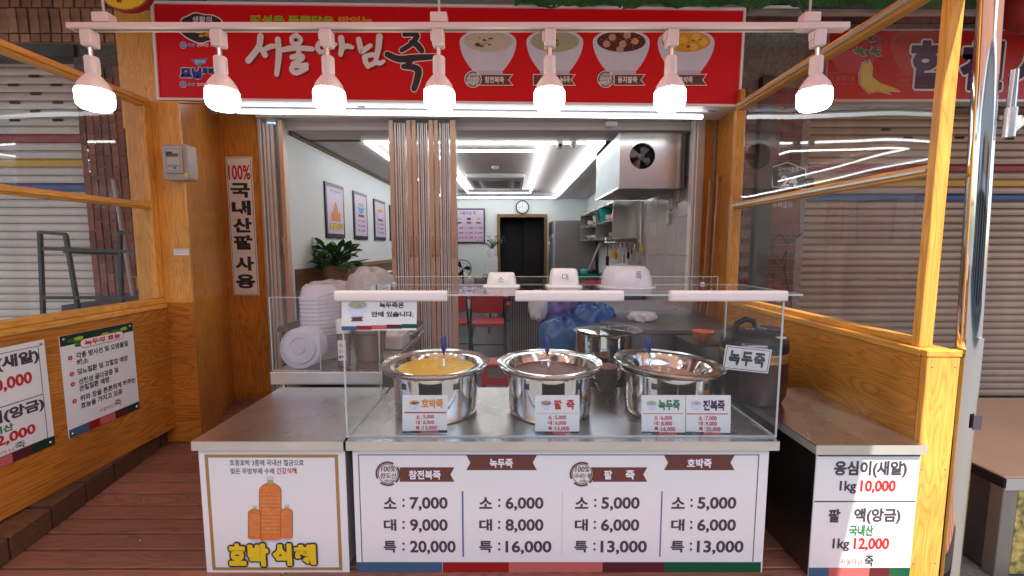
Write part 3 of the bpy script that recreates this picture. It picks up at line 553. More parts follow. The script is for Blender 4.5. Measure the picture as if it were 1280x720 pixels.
# brush lettering; measured from the picture: s(x,y) in enlarged coordinates
def E(pts): return [(190 + x / 3.459, y / 3.459) for x, y in pts]
strokes = [([(470, 158), (462, 205), (418, 262)], (6.5, 6, 6.5)), ([(458, 200), (475, 215), (490, 238)], (4, 5, 6)), ([(492, 212), (512, 203), (528, 200)], (4.5, 5, 4)), ([(545, 172), (549, 240), (540, 322)], (6, 6.5, 4.5)),
           ([(625, 152), (605, 165), (610, 188), (632, 190), (645, 172), (625, 152)], (4, 4, 4)), ([(570, 216), (620, 208), (694, 213)], (5, 5.5, 4.5)), ([(636, 215), (634, 232), (630, 240)], (4.5, 4.5, 4)), ([(606, 248), (640, 240), (652, 252), (618, 272), (612, 284), (650, 284), (668, 282)], (4.5, 4.5, 5)), ([(612, 284), (604, 300), (625, 316), (668, 296)], (4, 5, 5)),
           ([(724, 188), (716, 208), (728, 226)], (5, 4.5, 4.5)), ([(724, 188), (748, 192), (756, 205), (752, 222), (730, 226)], (4.5, 4, 4)), ([(752, 214), (776, 204), (795, 192)], (4, 4, 3)), ([(818, 166), (822, 200), (816, 236)], (6.5, 6, 4.5)), ([(822, 208), (845, 200), (866, 206)], (5, 5, 3.5)),
           ([(894, 172), (902, 205), (908, 222), (930, 208), (945, 198)], (5.5, 5.5, 4)), ([(984, 160), (980, 205), (972, 244)], (7, 6, 5)), ([(920, 248), (925, 270), (935, 288)], (5.5, 5, 4.5)), ([(920, 246), (950, 238), (968, 244), (966, 270), (938, 284)], (4.5, 4.5, 4.5)), ([(966, 268), (985, 274), (1002, 266)], (4.5, 4.5, 3))]
juk = [([(1092, 150), (1128, 148), (1146, 156), (1122, 190), (1080, 218)], (4.5, 6, 4.5)), ([(1122, 184), (1148, 196), (1166, 220)], (5, 6.5, 6)), ([(1018, 236), (1070, 256), (1150, 250), (1226, 246)], (6, 7.5, 5)), ([(1118, 254), (1112, 275), (1092, 290)], (6, 6, 4)), ([(1088, 288), (1130, 292), (1152, 306), (1146, 345), (1134, 384)], (5, 8, 6))]
for dx, dy in ((2.2, 2.4),):
    for q, wd in strokes: p.stroke(E(q), wd, 'signsh', 1, 0.6, dx, dy)
for q, wd in strokes: p.stroke(E(q), wd, 'signwhite', 2.5, .75)
for q, wd in juk: p.stroke(E(q), wd, 'signwhite', 2, 1.7)
for q, wd in juk: p.stroke(E(q), wd, 'black', 3, .6)
# four bowls
def bowl_print(p, cx, cy, rx, ry, soup, kind, l=1, sd=1):
    """a porridge bowl drawn in a flat print; rim centre cx, cy"""
    n = 16; left = [(cx - rx + (rx * .48) * (k / n) ** 1.9, cy + (ry * 2.25) * (k / n)) for k in range(n + 1)]; right = [(2 * cx - x, y) for x, y in left][::-1]
    arc = [(cx + rx * math.cos(t), cy - ry * .95 * math.sin(t)) for t in (PI * k / n for k in range(1, n))]
    p.poly(left + right + arc, 'bowlp', l)
    p.poly([(cx - rx * .50, cy + ry * 2.2), (cx - rx * .52, cy + ry * 2.45), (cx + rx * .52, cy + ry * 2.45), (cx + rx * .50, cy + ry * 2.2)], 'bowlsh', l + 1)
    p.ell(cx, cy, rx * .86, ry * .80, soup, l + 2)
    r = random.Random(sd)
    if kind == 'aba':
        for k in range(14): blob(p, cx + r.uniform(-.38, .38) * rx, cy + r.uniform(-.25, .35) * ry, rx * r.uniform(.05, .11), ry * r.uniform(.05, .11), 'topping' if k % 2 else 'dumpl', l + 3 + k * .1, k, 10, .2)
    if kind == 'mung':
        for k in range(16): a = r.uniform(0, 6.28); d = r.uniform(0, .13) * rx; blob(p, cx + 3 + d * math.cos(a), cy + 1 + d * math.sin(a), rx * .03, rx * .03, 'topping' if k % 3 else 'yellow', l + 3 + k * .1, k, 6, .1)
    if kind == 'bean':
        for k, (a, b) in enumerate(((-.32, -.3), (-.52, .2), (.05, .2), (-.05, .62), (.48, .0), (.2, -.45))): p.ell(cx + a * rx, cy + b * ry, rx * .13, rx * .12, 'dumpl', l + 3 + k * .1)
        for k in range(30): a = r.uniform(0, 6.28); d = r.uniform(.1, .74); p.ell(cx + d * rx * math.cos(a), cy + d * ry * math.sin(a), .7, .6, 'dumpl', l + 4 + k * .02, 6)
    if kind == 'pump':
        for k, (a, b) in enumerate(((.35, -.35), (.6, .05), (.25, .42), (-.1, -.1), (-.45, .2))): p.ell(cx + a * rx, cy + b * ry, rx * .15, rx * .13, 'seed', l + 3 + k * .1)
        for k in range(6): a = r.uniform(0, 6.28); d = r.uniform(.1, .7); p.ell(cx + d * rx * math.cos(a), cy + d * ry * math.sin(a), 2.4, .8, 'topping', l + 4 + k * .02, 8)
def ribbon(p, x0, x1, y0, y1, m, l=1, both=False, edge=None):
    nn = min(5, (x1 - x0) * .15); ym = (y0 + y1) / 2
    pts = [(x0, y0), (x1, y0), (x1 - nn, ym), (x1, y1), (x0, y1)] + ([(x0 + nn, ym)] if both else [])
    if edge: p.poly([(x0 - .8, y0 - .9), (x1 + 1.6, y0 - .9), (x1 - nn + 1.3, ym), (x1 + 1.6, y1 + .9), (x0 - .8, y1 + .9)] + ([(x0 + nn - 1, ym)] if both else []), edge, l)
    p.poly(pts, m, l + .5)
def stamp(p, cx, cy, r, lines, m, l=1, fill=None):
    if fill: p.ell(cx, cy, r * 1.12, r * 1.12, fill, l)
    p.ring(cx, cy, r, r, .15, m, l + 1, 30, gaps=(3, 4, 17, 18, 25))
    p.ring(cx, cy, r * .8, r * .8, .06, m, l + 1, 24)
    for (t, dx0, dy0, dx1, dy1) in lines: p.text(t, cx + dx0 * r, cy + dy0 * r, cx + dx1 * r, cy + dy1 * r, m, l + 2, .01, .12)
for cx, soup, kind in ((610, 's_aba', 'aba'), (693.5, 's_mung', 'mung'), (776.5, 's_bean', 'bean'), (857.5, 's_pump', 'pump')):
    bowl_print(p, cx, 52, 35.5, 16.5, soup, kind, 1, int(cx))
for x0, x1, t, ta, tb in ((600, 640, '참전복죽', 606, 630), (667, 718, '녹두죽', 700, 712), (768, 805, '동지팥죽', 772, 796), (845, 882, '호박죽', 848, 865)):
    ribbon(p, x0, x1, 94, 106.5, 'brown', 6, False, 'signwhite'); p.text(t, ta, 96, tb, 104.5, 'signwhite', 8, .03)
stamp(p, 591.5, 99.5, 9.6, (('100%', -.6, -.6, .5, -.15), ('완도산', -.6, -.05, .6, .35), ('전복 사용!', -.35, .45, .45, .65)), 'black', 7, 'signwhite')
stamp(p, 757, 99.5, 9.6, (('100%', -.6, -.6, .5, -.15), ('국내산 팥', -.65, -.05, .65, .35), ('사용!', -.3, .45, .4, .65)), 'black', 7, 'signwhite')
p.build(sg)
# light bar under the sign
lb = thing('light_bar', 'long white light tube fixed under the red sign', 'lamp', (-.3, SY + .2, 2.75))
A, B = aty(297, 139, 3.66), aty(878, 143, 3.66)
for q in (A, B): q.z = p.P((q.x - p.o.x), -.015, 0).z - .040
ob('tube', MB().tube([A, B], .016, 'tube', 12), lb)
ob('housing', MB().tube([A + Vector((0, .012, .020)), B + Vector((0, .012, .020))], .018, 'plastic', 6), lb)

# ---- door head, frame and folding doors
df = thing('door_frame', 'grey aluminium frame with sliding track across the wide shop opening', 'door frame', (-.25, FY, DZ))
box('head_rail', (-2.232, FY - .05, 2.665), (1.69, FY + .10, 2.76), 'alu', df, .004)
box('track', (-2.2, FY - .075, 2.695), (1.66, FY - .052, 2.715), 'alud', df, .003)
box('track_lip', (-2.2, FY - .085, 2.73), (1.68, FY - .052, 2.745), 'alu', df, .002)
box('fascia_board', (-2.6, 3.9, 2.762), (1.98, 3.93, 3.75), 'ceil2', df)
box('right_jamb', (1.625, FY - .04, DZ), (1.692, FY + .10, 2.664), 'alu', df, .004)
box('jamb_bead', (1.60, FY - .01, DZ), (1.6235, FY + .06, 2.664), 'leaf_bar', df, .003)
box('left_jamb', (-2.232, FY - .03, DZ), (-2.205, FY + .08, 2.664), 'alu', df, .003)
box('roller', (.565, FY - .09, 2.725), (.66, FY - .076, 2.74), 'black', df)
def folding(root, spans):
    leaf = MB().box((-.0055, 0, DZ + .02), (.0055, .11, 2.63), 'leaf_bar').data('leaf')
    for kind, a, b in spans:
        xa, xb = aty(a, 300, FY).x, aty(b, 300, FY).x
        if kind == 's':
            box('stile', (xa, FY - .02, DZ + .012), (xb, FY + .045, 2.655), 'stile', root, .004)
            xm = (xa + xb) / 2; zh = 1.55
            ob('handle', MB().tube([(xm, FY - .021, zh - .09), (xm, FY - .05, zh - .07), (xm, FY - .052, zh + .07), (xm, FY - .021, zh + .09)], .008, 'stile', 6), root)
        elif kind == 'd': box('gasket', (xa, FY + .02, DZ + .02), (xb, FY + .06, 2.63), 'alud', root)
        else:
            n = max(2, round((xb - xa) / .0185))
            for i in range(n): inst('leaf', leaf, (xa + (i + .5) * (xb - xa) / n, FY - .005 + .012 * (i % 2), 0), root)
fd = thing('folding_door', 'folding door pushed flat against the left jamb beside the banner board', 'folding door', (-2.1, FY, DZ))
folding(fd, (('l', 331, 349), ('d', 350, 354), ('s', 355.5, 361)))
fd2 = thing('folding_door', 'folded pink-beige door bundle standing in the middle of the opening', 'folding door', (-.75, FY, DZ))
folding(fd2, (('s', 490, 495.3), ('l', 496, 510), ('s', 511.3, 516.8), ('s', 517.8, 523), ('l', 524, 537), ('s', 538.5, 544), ('s', 545, 550), ('l', 551, 563.5), ('s', 564.5, 571.5)))

# ---- roof edge over the shop fronts
rf = struct(box('arcade_roof', (-9, 2.3, 3.86), (9, 4.4, 3.95), 'roofsteel'))  # roof run forward out of view to keep sun off the sign
rb = struct(box('roof_beam', (-4.2, 3.55, 3.74), (6.5, 3.62, 3.858), 'roofsteel'))
gn = MB(); zt_ = aty(900, 8, 3.49).z; NI, NJ = 130, 5
vv_ = [(.02 + i * .046, 3.49 - .03 * math.sin(i * 1.7) * (j / NJ) - .02 * math.sin(i * .6 + j), zt_ + .012 * math.sin(i * .9) + .006 * math.sin(i * 2.7) + .035 * j) for i in range(NI + 1) for j in range(NJ + 1)]
gn.add(vv_, [(i * (NJ + 1) + j, (i + 1) * (NJ + 1) + j, (i + 1) * (NJ + 1) + j + 1, i * (NJ + 1) + j + 1) for i in range(NI) for j in range(NJ)], 'green_net', True)
tag(ob('green_net', gn), 'green netting bunched along the roof edge above the signs at top right', 'netting')
rwb = tag(box('metal_bar', (1.85, 3.56, aty(1100, 17, 3.56).z), (6, 3.60, aty(1100, 11, 3.56).z), 'alu'), 'pale metal bar running under the green net at top right', 'metal bar')
# unseen red awning over the deck, edges shaped so sun reaches only the post
aw = thing('red_awning', 'unseen pink-red fabric awning above the deck, edges shaped to steer the sun', 'awning', (-1, 1.3, 3.2))
ob('awning_shade_cloth', MB().add([(-4.2, -.15, 2.87), (1.83, -.15, 2.87), (1.83, 2.9, 3.62), (-4.2, 2.9, 3.62)], [(0, 1, 2, 3)], 'redawn'), aw)
ob('awning_shade_cloth', MB().add([(1.87, 1.75, 3.33), (2.36, 1.75, 3.33), (2.36, 2.9, 3.62), (1.87, 2.9, 3.62)], [(0, 1, 2, 3)], 'redawn'), aw)  # added out of view, shades the shop fronts but spares the post
ob('awning_shade_cloth', MB().add([(2.39, .0, 2.90), (6.2, .0, 2.90), (6.2, 2.9, 3.62), (2.39, 2.9, 3.62)], [(0, 1, 2, 3)], 'redawn'), aw)  # added out of view to keep sun off the neighbour's stall
for x in (-4.18, -2.1, 0, 1.81): ob('awning_arm', MB().tube([(x, -.15, 2.85), (x, 2.9, 3.60)], .015, 'alu'), aw)

# ---- lamp rail with seven bulbs
RY = 1.55
lr = thing('lamp_rail', 'long white track rail tinted with pink bounce light, hung in front of the red sign', 'lighting track', (0, RY, 2.29))
ra, rb_ = aty(88, 34, RY).x, aty(1058, 37, RY).x
box('track_bar', (ra, RY - .018, 2.284), (rb_ - .10, RY + .018, 2.302), 'rail', lr, .002)
box('joint_cover', (rb_ - .16, RY - .020, 2.282), (rb_, RY + .020, 2.303), 'rail', lr, .003)
box('conductor_slot', (ra + .02, RY - .006, 2.2825), (rb_ - .18, RY + .006, 2.2838), 'alud', lr)
for x in (130, 549, 1012):
    X_ = aty(x, 20, RY).x
    box('hanger_clip', (X_ - .028, RY - .02, 2.3035), (X_ + .028, RY + .02, 2.335), 'rail', lr, .003)
    ob('hanger_rod', MB().tube([(X_, RY, 2.33), (X_, RY, 3.25)], .004, 'rail', 8), lr)
root = thing('track_lamp', 'x', 'lamp', (0, RY, 2.283), 'bulbs hung from the lamp rail')
box('adapter', (-.019, RY - .02, 2.228), (.019, RY + .02, 2.282), 'rail', root, .004)
box('adapter_lever', (-.026, RY - .012, 2.250), (-.0195, RY + .012, 2.278), 'rail', root, .002)
ob('stem', MB().lathe([(.008, 2.195), (.008, 2.228)], (0, RY, 0), 'polish', 12), root)
ob('lamp_socket', MB().lathe([(.0, 2.196), (.019, 2.196), (.021, 2.192), (.021, 2.145), (.018, 2.138)], (0, RY, 0), 'rail', 24), root)
hs = ob('lamp_housing', MB().lathe([(.018, 2.139), (.022, 2.134), (.032, 2.122), (.044, 2.104), (.0505, 2.085)], (0, RY, 0), 'rail', 48, wob=lambda a, z: 1 + .018 * (1 if math.sin(a * 24) > 0 else -1)), root)
ob('diffuser', MB().lathe([(.0525, 2.080), (.053, 2.05), (.050, 2.034), (.040, 2.023), (.022, 2.018), (.0, 2.017)], (0, RY, 0), 'bulb', 32), root)
ob('diffuser_glow_fringe', MB().lathe([(.0505, 2.0845), (.0525, 2.0805)], (0, RY, 0), 'bulb_glow_fringe', 32, cap=False), root)  # warm edge of the bulb's glow, put in as a coloured ring
lamp_px = (117, 277, 411, 549, 687, 838, 1019)
names = ('bulb lamp at the left end of the rail, before the neighbour\'s shutter', 'bulb lamp covering the small blue print at the sign\'s left edge', 'bulb lamp hanging before the white brush letters, third from left', 'bulb lamp beside the black brush letter in the middle of the rail', 'bulb lamp hanging over the green porridge bowl on the sign', 'bulb lamp hanging over the orange pumpkin bowl on the sign', 'bulb lamp at the right end of the rail, crossing the diagonal beam')
for i, (x, nm) in enumerate(zip(lamp_px, names)):
    L_ = (aty(x, 100, RY).x, RY, 2.283)
    if i == 0: root.location = L_; root['label'] = 'pink-tinted ' + nm
    else: dup(root, L_, 'pink-tinted ' + nm)
q = aty(1003, 30, RY); ob('power_cable', MB().tube([(q.x + .02, RY, 2.325), (q.x - .01, RY + .01, 2.37), (q.x - .02, RY + .01, 2.42), (q.x + .015, RY, 2.50), (q.x + .012, RY, 3.2)], .004, 'black', 6), lr)
# children of root were measured with root at x=0
# ================================================================= counters
def cabinet(root, x0, x1, y0, y1, top=.742, edge=.039, side='white', front='white'):
    box('worktop', (x0 - .03, y0 - .028, top - .004), (x1 + .03, y1, top), 'steel', root)
    box('worktop_edge', (x0 - .03, y0 - .03, top - edge), (x1 + .03, y0 - .0285, top - .0005), 'steel_edge', root)
    box('worktop_side_edge', (x1 + .0285, y0 - .028, top - edge), (x1 + .0305, y1, top - .0045), 'steel_edge', root)
    box('worktop_side_edge', (x0 - .0305, y0 - .028, top - edge), (x0 - .0285, y1, top - .0045), 'steel_edge', root)
    box('body', (x0, y0, DZ + .002), (x1, y1 - .01, top - .005), side, root)
# centre counter
c1 = thing('serving_counter', 'white central serving counter with steel top and printed price list front', 'counter', (.2, 2.1, DZ))
cabinet(c1, -.672, 1.084, CF + .006, 2.42, side='darksteel')
p = Panel((-.674, CF, DZ + .001), (1.086, CF, DZ + .001), (-.674, CF, .7025))
p.board('front_board', .005, 'white', c1)
zb = .185 - DZ
bl = [('band_blue', 440, 553), ('band_red', 553.5, 636), ('band_pink', 636, 753), ('band_maroon', 753, 830), ('band_green', 830, 951)]
for m_, xa, xb in bl: p.rectuv(max(0, p.uv(xa, 710)[0]), 0, min(p.W, p.uv(xb, 710)[0]), p.uv(640, 702.5)[1], m_, 1)
fx0, fx1 = p.uv(450, 640)[0], p.uv(945, 640)[0]; fy0, fy1 = p.uv(640, 702)[1], p.uv(640, 568)[1]
p.rectuv(fx0, fy1 - .004, fx1, fy1, 'ink', 1); p.rectuv(fx0, fy0, fx0 + .004, fy1 - .004, 'ink', 1); p.rectuv(fx1 - .004, fy0, fx1, fy1 - .004, 'ink', 1)
for x in (578.5, 702.5, 826): p.rect(x - .5, 614, x + .7, 696, 'blueline', 1)
ribbon(p, 500, 568, 584, 602, 'brown', 2); ribbon(p, 583, 671, 569, 587.5, 'brown', 2, True); ribbon(p, 741, 809, 584, 602, 'brown', 2); ribbon(p, 830, 918, 569, 587.5, 'brown', 2, True)
for t, x0, x1, y0, y1 in (('참전복죽', 511, 551, 587.5, 599), ('녹두죽', 612, 641, 573, 584.5), ('팥', 755, 765, 587.5, 599), ('죽', 782, 793, 587.5, 599), ('호박죽', 859, 889, 573, 584.5)): p.text(t, x0, y0, x1, y1, 'signwhite', 4, .035)
stamp(p, 485, 592, 15.5, (('100%', -.55, -.62, .55, -.18), ('완도산', -.62, -.08, .66, .36), ('전복 사용!', -.3, .45, .5, .68)), 'brown', 3)
stamp(p, 727.5, 592.5, 15.5, (('100%', -.55, -.62, .55, -.18), ('국내산 팥', -.66, -.08, .72, .32), ('사용!', -.25, .42, .35, .66)), 'brown', 3)
price = {0: ('7,000', '9,000', '20,000'), 1: ('6,000', '8,000', '16,000'), 2: ('5,000', '6,000', '13,000'), 3: ('5,000', '6,000', '13,000')}
for c, xs in enumerate((480, 599.5, 719.5, 840)):
    for r, (lab, yc) in enumerate((('소', 628.5), ('대', 656), ('특', 683))):
        xo = xs + (-.5 * r if c > 1 else 0); p.text(lab, xo - .5, yc - 7.2, xo + 15.7, yc + 7.4, 'ink', 2, .03)
        for dy in (-3.6, 3.6): p.ell(xo + 24.5, yc + dy, 1.45, 1.6, 'ink', 2, 12)
        t = price[c][r]; wid = 47.5 if len(t) == 5 else 57.5
        p.text(t, xo + 32.3, yc - 7.4, xo + 32.3 + wid, yc + 10.0, 'ink', 2, .028)
p.build(c1)
# left cabinet with pumpkin drink poster
c2 = thing('drink_counter', 'low white counter with steel top at left, poster of orange bottles on front', 'counter', (-1.0, 2.1, DZ))
cabinet(c2, -1.305, -.722, CF + .006, 2.42)
p = Panel((-1.325, CF, DZ - .05), (-.706, CF, DZ - .05), (-1.325, CF, .7025))
p.board('front_board', .005, 'white', c2)
u0, v0 = p.uv(251, 716); u1, v1 = p.uv(419, 568); v0 = max(v0, .06)
p.frameuv(.025, v0, p.W - .03, v1, .014, 'gold', 1)
p.text('토종호박 3종에 국내산 질금으로', 287, 574.5, 380, 582, 'ink', 2, .01); p.text('빚은 무방부제 수제', 288, 585, 343, 592.5, 'ink', 2, .01); p.text('건강식혜', 345.5, 584.5, 371, 592.5, 'redt', 2, .02)
def bottle_print(p, cx, top, bot, hw, l=1):
    h = bot - top; prof = [(0, .26), (.04, .28), (.045, .20), (.09, .20), (.10, .28), (.115, .45), (.135, .66), (.16, .84), (.19, .95), (.23, 1.0), (.40, 1.0), (.41, .96), (.43, 1.0), (.60, 1.0), (.61, .96), (.63, 1.0), (.95, 1.0), (.985, .9), (1.0, .7)]
    p.poly([(cx - hw * w_ - .6, top + h * t - .3) for t, w_ in prof] + [(cx + hw * w_ + .6, top + h * t - .3) for t, w_ in prof[::-1]], 'brown', l - .5)
    p.poly([(cx - hw * w_, top + h * t) for t, w_ in prof] + [(cx + hw * w_, top + h * t) for t, w_ in prof[::-1]], 'bottle_o', l)
    p.rect(cx - hw * .24, top + h * .045, cx + hw * .24, top + h * .105, 'bottle_c', l + 1); p.rect(cx - hw * .32, top - h * .008, cx + hw * .32, top + h * .045, 'cream', l + 1)
    for k in range(11): y_ = top + h * (.27 + k * .06); p.rect(cx - hw * .97, y_, cx + hw * .97, y_ + h * .009, 'dumpl', l + 1)
p.ell(322, 673, 10, 5, 'bowlsh', 1); p.ell(344, 673, 20, 5, 'bowlsh', 1)
bottle_print(p, 338, 596, 675, 13.5, 3); bottle_print(p, 318.5, 632, 673.5, 7.6, 5.5); bottle_print(p, 358.5, 631, 673, 7, 5.5)
for t, x0, x1, y0, y1 in (('호', 286, 309, 679, 709), ('박', 310, 337, 679, 710), ('식', 341, 366, 679, 709), ('혜', 368, 396, 680, 708)):
    p.fat(t, x0 + 1, y0 + .5, x1 - 1, y1 - 4, 'black', 8, 3.2, 14); p.fat(t, x0 + 1, y0 + .5, x1 - 1, y1 - 4, 'yellow', 10, 1.2, 12); p.text(t, x0 + 1, y0 + .5, x1 - 1, y1 - 4, 'yellow', 11, .03)
p.build(c2)
# right cabinet with paste price board
c3 = thing('paste_counter', 'low steel topped counter at right with rice ball and bean paste prices', 'counter', (1.42, 2.1, DZ))
cabinet(c3, 1.272, 1.664, 1.722, 2.42, side='darksteel')
p = Panel((1.262, 1.714, DZ - .05), (1.692, 1.714, DZ - .05), (1.262, 1.714, .7025))
p.board('front_board', .005, 'white', c3)
def yv(y): return p.uv(1085, y)[1]
def tx(t, x0, y0, x1, y1, m, b=.03): 
    W = p.W; a = (x0 - 1011) / (1160 - 1011) * W; c = (x1 - 1011) / (1160 - 1011) * W; p.textuv(t, a, yv(y1), c, yv(y0), m, 2, b)
p.rectuv(.003, yv(570.5), p.W - .003, yv(568.8), 'ink'); p.rectuv(.003, yv(627.6), p.W - .003, yv(626), 'ink')
tx('옹심이(새알)', 1037, 576, 1142, 597, 'ink', .04); tx('1kg', 1047, 601, 1071, 617, 'ink'); tx('10,000', 1077, 600, 1128, 617, 'redt', .035)
tx('팥', 1034, 636, 1051, 653, 'ink', .04); tx('액(앙금)', 1071, 635, 1139, 655, 'ink', .04); tx('국내산', 1066, 656, 1101, 670, 'greent', .04)
tx('1kg', 1043, 673, 1068, 689, 'ink'); tx('12,000', 1074, 672, 1126, 689, 'redt', .035)
tx('서울마님', 1057, 698, 1088, 706, 'redt', .0); tx('죽', 1092, 694, 1105, 708, 'black', .03)
for i, m_ in enumerate(('band_blue', 'band_pink', 'band_pink', 'band_maroon', 'band_green')): p.rectuv(p.W * i / 5, 0, p.W * (i + 1) / 5, yv(709.5), m_)
p.build(c3)

# ---- acrylic display case on the serving counter
ac = thing('display_case', 'clear acrylic sneeze guard standing on the serving counter around the pots', 'display case', (.2, 2.0, .742))
X0, X1, Y0, Y1, ZT = -.702, 1.122, 1.765, 2.24, 1.348
box('front_sheet', (X0, Y0, .743), (X1, Y0 + .005, ZT - .001), 'acrylic', ac)
box('side_sheet', (X0, Y0 + .0055, .743), (X0 + .005, Y1, ZT - .001), 'acrylic_side', ac)
box('side_sheet', (X1 - .005, Y0 + .0055, .743), (X1, Y1, ZT - .001), 'acrylic_side', ac)
box('top_sheet', (X0, Y0, ZT), (X1 + .075, Y1 + .01, ZT + .006), 'acrylic', ac)
box('back_lip', (X0 + .08, Y1 + .002, ZT + .0065), (X1 - .05, Y1 + .006, ZT + .045), 'acrylic', ac)
eg = [((X0 - .001, Y0 - .001, .743), (X0 + .006, Y0 + .003, ZT)), ((X1 - .006, Y0 - .001, .743), (X1 + .001, Y0 + .003, ZT)), ((X0, Y0 - .001, ZT - .0005), (X1 + .075, Y0 + .0005, ZT + .0065)), ((X0, Y1 + .008, ZT), (X1 + .075, Y1 + .0105, ZT + .0063)),
      ((X0 + .08, Y1 + .0018, ZT + .044), (X1 - .05, Y1 + .0062, ZT + .047)), ((X0, Y0 - .002, .742), (X1, Y0 + .010, .7475)), ((X0 - .001, Y1 - .004, .743), (X0 + .0055, Y1 + .001, ZT)), ((X1 - .0055, Y1 - .004, .743), (X1 + .001, Y1 + .001, ZT)),
      ((X0, Y0 + .011, .742), (X0 + .010, Y1, .7475)), ((X1 - .010, Y0 + .011, .742), (X1, Y1, .7475)), ((X1 + .073, Y0, ZT), (X1 + .0755, Y1 + .01, ZT + .0065)), ((X1 - .052, Y1 + .0018, ZT + .007), (X1 - .049, Y1 + .0062, ZT + .044))]
for a_, b2 in eg: box('polished_edge', a_, b2, 'edge', ac)
for i, (xa, xb, nm) in enumerate(((420, 558, 'white light bar on the case edge above the small notice'), (645, 778, 'white light bar on the case edge above the red bean pot'), (839, 982, 'white light bar on the case edge at its right corner'))):
    q0, q1 = aty(xa, 371, Y0 - .01), aty(xb, 371, Y0 - .01)
    t_ = thing('case_light_bar', nm, 'light bar', (q0.x, Y0, ZT), 'light bars along the case edge')
    ob('bar', MB().rbox((q0.x, Y0 - .022, ZT - .022), (q1.x, Y0 + .012, ZT + .022), .010, 'x', 'bar', 4), t_, .002)
    for xx in (q0.x - .004, q1.x): ob('end_cap', MB().rbox((xx, Y0 - .021, ZT - .021), (xx + .004, Y0 + .011, ZT + .021), .009, 'x', 'plastic', 3), t_)
for xx in (-.62, -.12, .30, .98): box('joint_glint_clip', (xx, Y1 - .012, ZT + .0065), (xx + .018, Y1 + .0005, ZT + .018), 'frost2', ac, .002)  # pale joiner pieces standing in for white glints along the case top
for xx in (X0 + .006, X1 - .022): box('joint_glint_clip', (xx, Y0 + .006, ZT - .030), (xx + .016, Y0 + .020, ZT - .002), 'frost2', ac, .002)
# notice hanging from the first bar
nt_ = thing('hanging_notice', 'small white notice with green porridge bowl hanging under the left light bar', 'notice', (-.5, Y0 - .015, 1.25))
YN = Y0 - .008
p = Panel(aty(427, 413, YN), aty(520.5, 413, YN), aty(427, 376.5, YN)); p.board('sheet', .0012, 'paper', nt_)
p.text('녹두죽은', 473, 379.5, 504, 388, 'black', 2, .035); p.text('안에 있습니다.', 463.5, 390.5, 516.5, 399.5, 'black', 2, .035)
bowl_print(p, 446, 381.5, 13, 6.2, 's_mung', 'mung', 1, 4); ribbon(p, 438, 454, 397, 402, 'brown', 4, True)
for i, m_ in enumerate(('band_blue', 'band_red', 'band_pink', 'band_maroon', 'band_green')): p.rect(427 + i * 18.7, 408.5, 427 + (i + 1) * 18.7, 413, m_, 1)
p.build(nt_)

# ---- three pots
def pot(px, soup, depth, lab, ladle_px, lab_l, tilt=0., zf=.972):
    cx = (px - 640) / FPX * 2.134; cy = 2.07; C_ = (cx, cy, 0)
    if px == 833: cx += .0; 
    t_ = thing('soup_pot', lab, 'pot', (cx, cy, .742), 'steel pots in the display case')
    ob('pot_body', MB().lathe([(0, .746), (.19, .746), (.197, .755), (.200, .78), (.205, .955), (.232, .962), (.247, .965), (.249, .970), (.240, .972), (.205, .972)], C_, 'pot', 96, cap=False, wob=lambda a, z: 1 + .0015 * math.sin(3 * a)), t_)
    for s in (-1, 1):
        for k in range(4):
            a = (-PI / 2 + s * .62) + (k - 1.5) * .035; r = .2035
            ob('vent_slot', MB().box((-.0022, -.003, .905), (.0022, .002, .932), 'black'), t_, loc=(cx + r * math.cos(a), cy + r * math.sin(a), 0))
    tl = (tilt, Vector((0, 1, 0))) if tilt else None
    base = (cx, cy, zf)
    ob('basin', MB().lathe([(.222, -.004), (.247, .004), (.257, .012), (.259, .017), (.254, .020), (.240, .015), (.214, .006), (.203, .010), (.199, .010), (.192, .0), (.178, -.035), (.160, -.07), (.13, -.105), (0, -.118)], base, 'pot', 96, tilt=tl, cap=False), t_)
    rs_ = {.028: .181, .012: .196, .050: .170}[depth]
    ob('porridge', MB().lathe([(rs_ + .001, -depth), (rs_ * .96, -depth + .001), (rs_ * .6, -depth + .0015), (0, -depth + .001)], base, soup, 64, tilt=tl, wob=lambda a, z: 1), t_)
    # ladle
    d = ladle_px
    l_ = thing('ladle', lab_l, 'ladle', (d[0], cy, zf), 'blue handled ladles standing in the pots')
    top = Vector((d[0], d[1], zf + .13)); mid = top + Vector((.003, -.015, -.075)); bot = top + Vector((.012, -.06, -.20))
    ob('handle', MB().tube([top, top + Vector((0, -.002, -.01)), top.lerp(mid, .5), mid], [.009, .014, .014, .010], 'handle', 10), l_)
    ob('shaft', MB().tube([mid, bot], .006, 'polish', 8), l_)
    ob('ladle_cup', MB().lathe([(0, -.03), (.022, -.024), (.036, 0), (.034, 0), (.02, -.02), (0, -.026)], bot + Vector((0, -.02, 0)), 'polish', 20), l_)
    return t_
def lx(px): return (px - 640) / FPX * 2.17
pot(546, 'soup_p', .012, 'steel pot of bright orange pumpkin porridge, left of the three', (lx(554.5), 2.13), 'blue handled ladle standing in the orange pumpkin porridge')
pot(686.5, 'soup_b', .028, 'steel pot of dark red bean porridge in the middle', (lx(683), 2.13), 'blue handled ladle standing in the dark red bean porridge')
pot(833, 'soup_m', .050, 'steel pot with tilted nearly empty basin, right of the three', (lx(809), 2.13), 'blue handled ladle standing in the tilted right basin', tilt=.055)

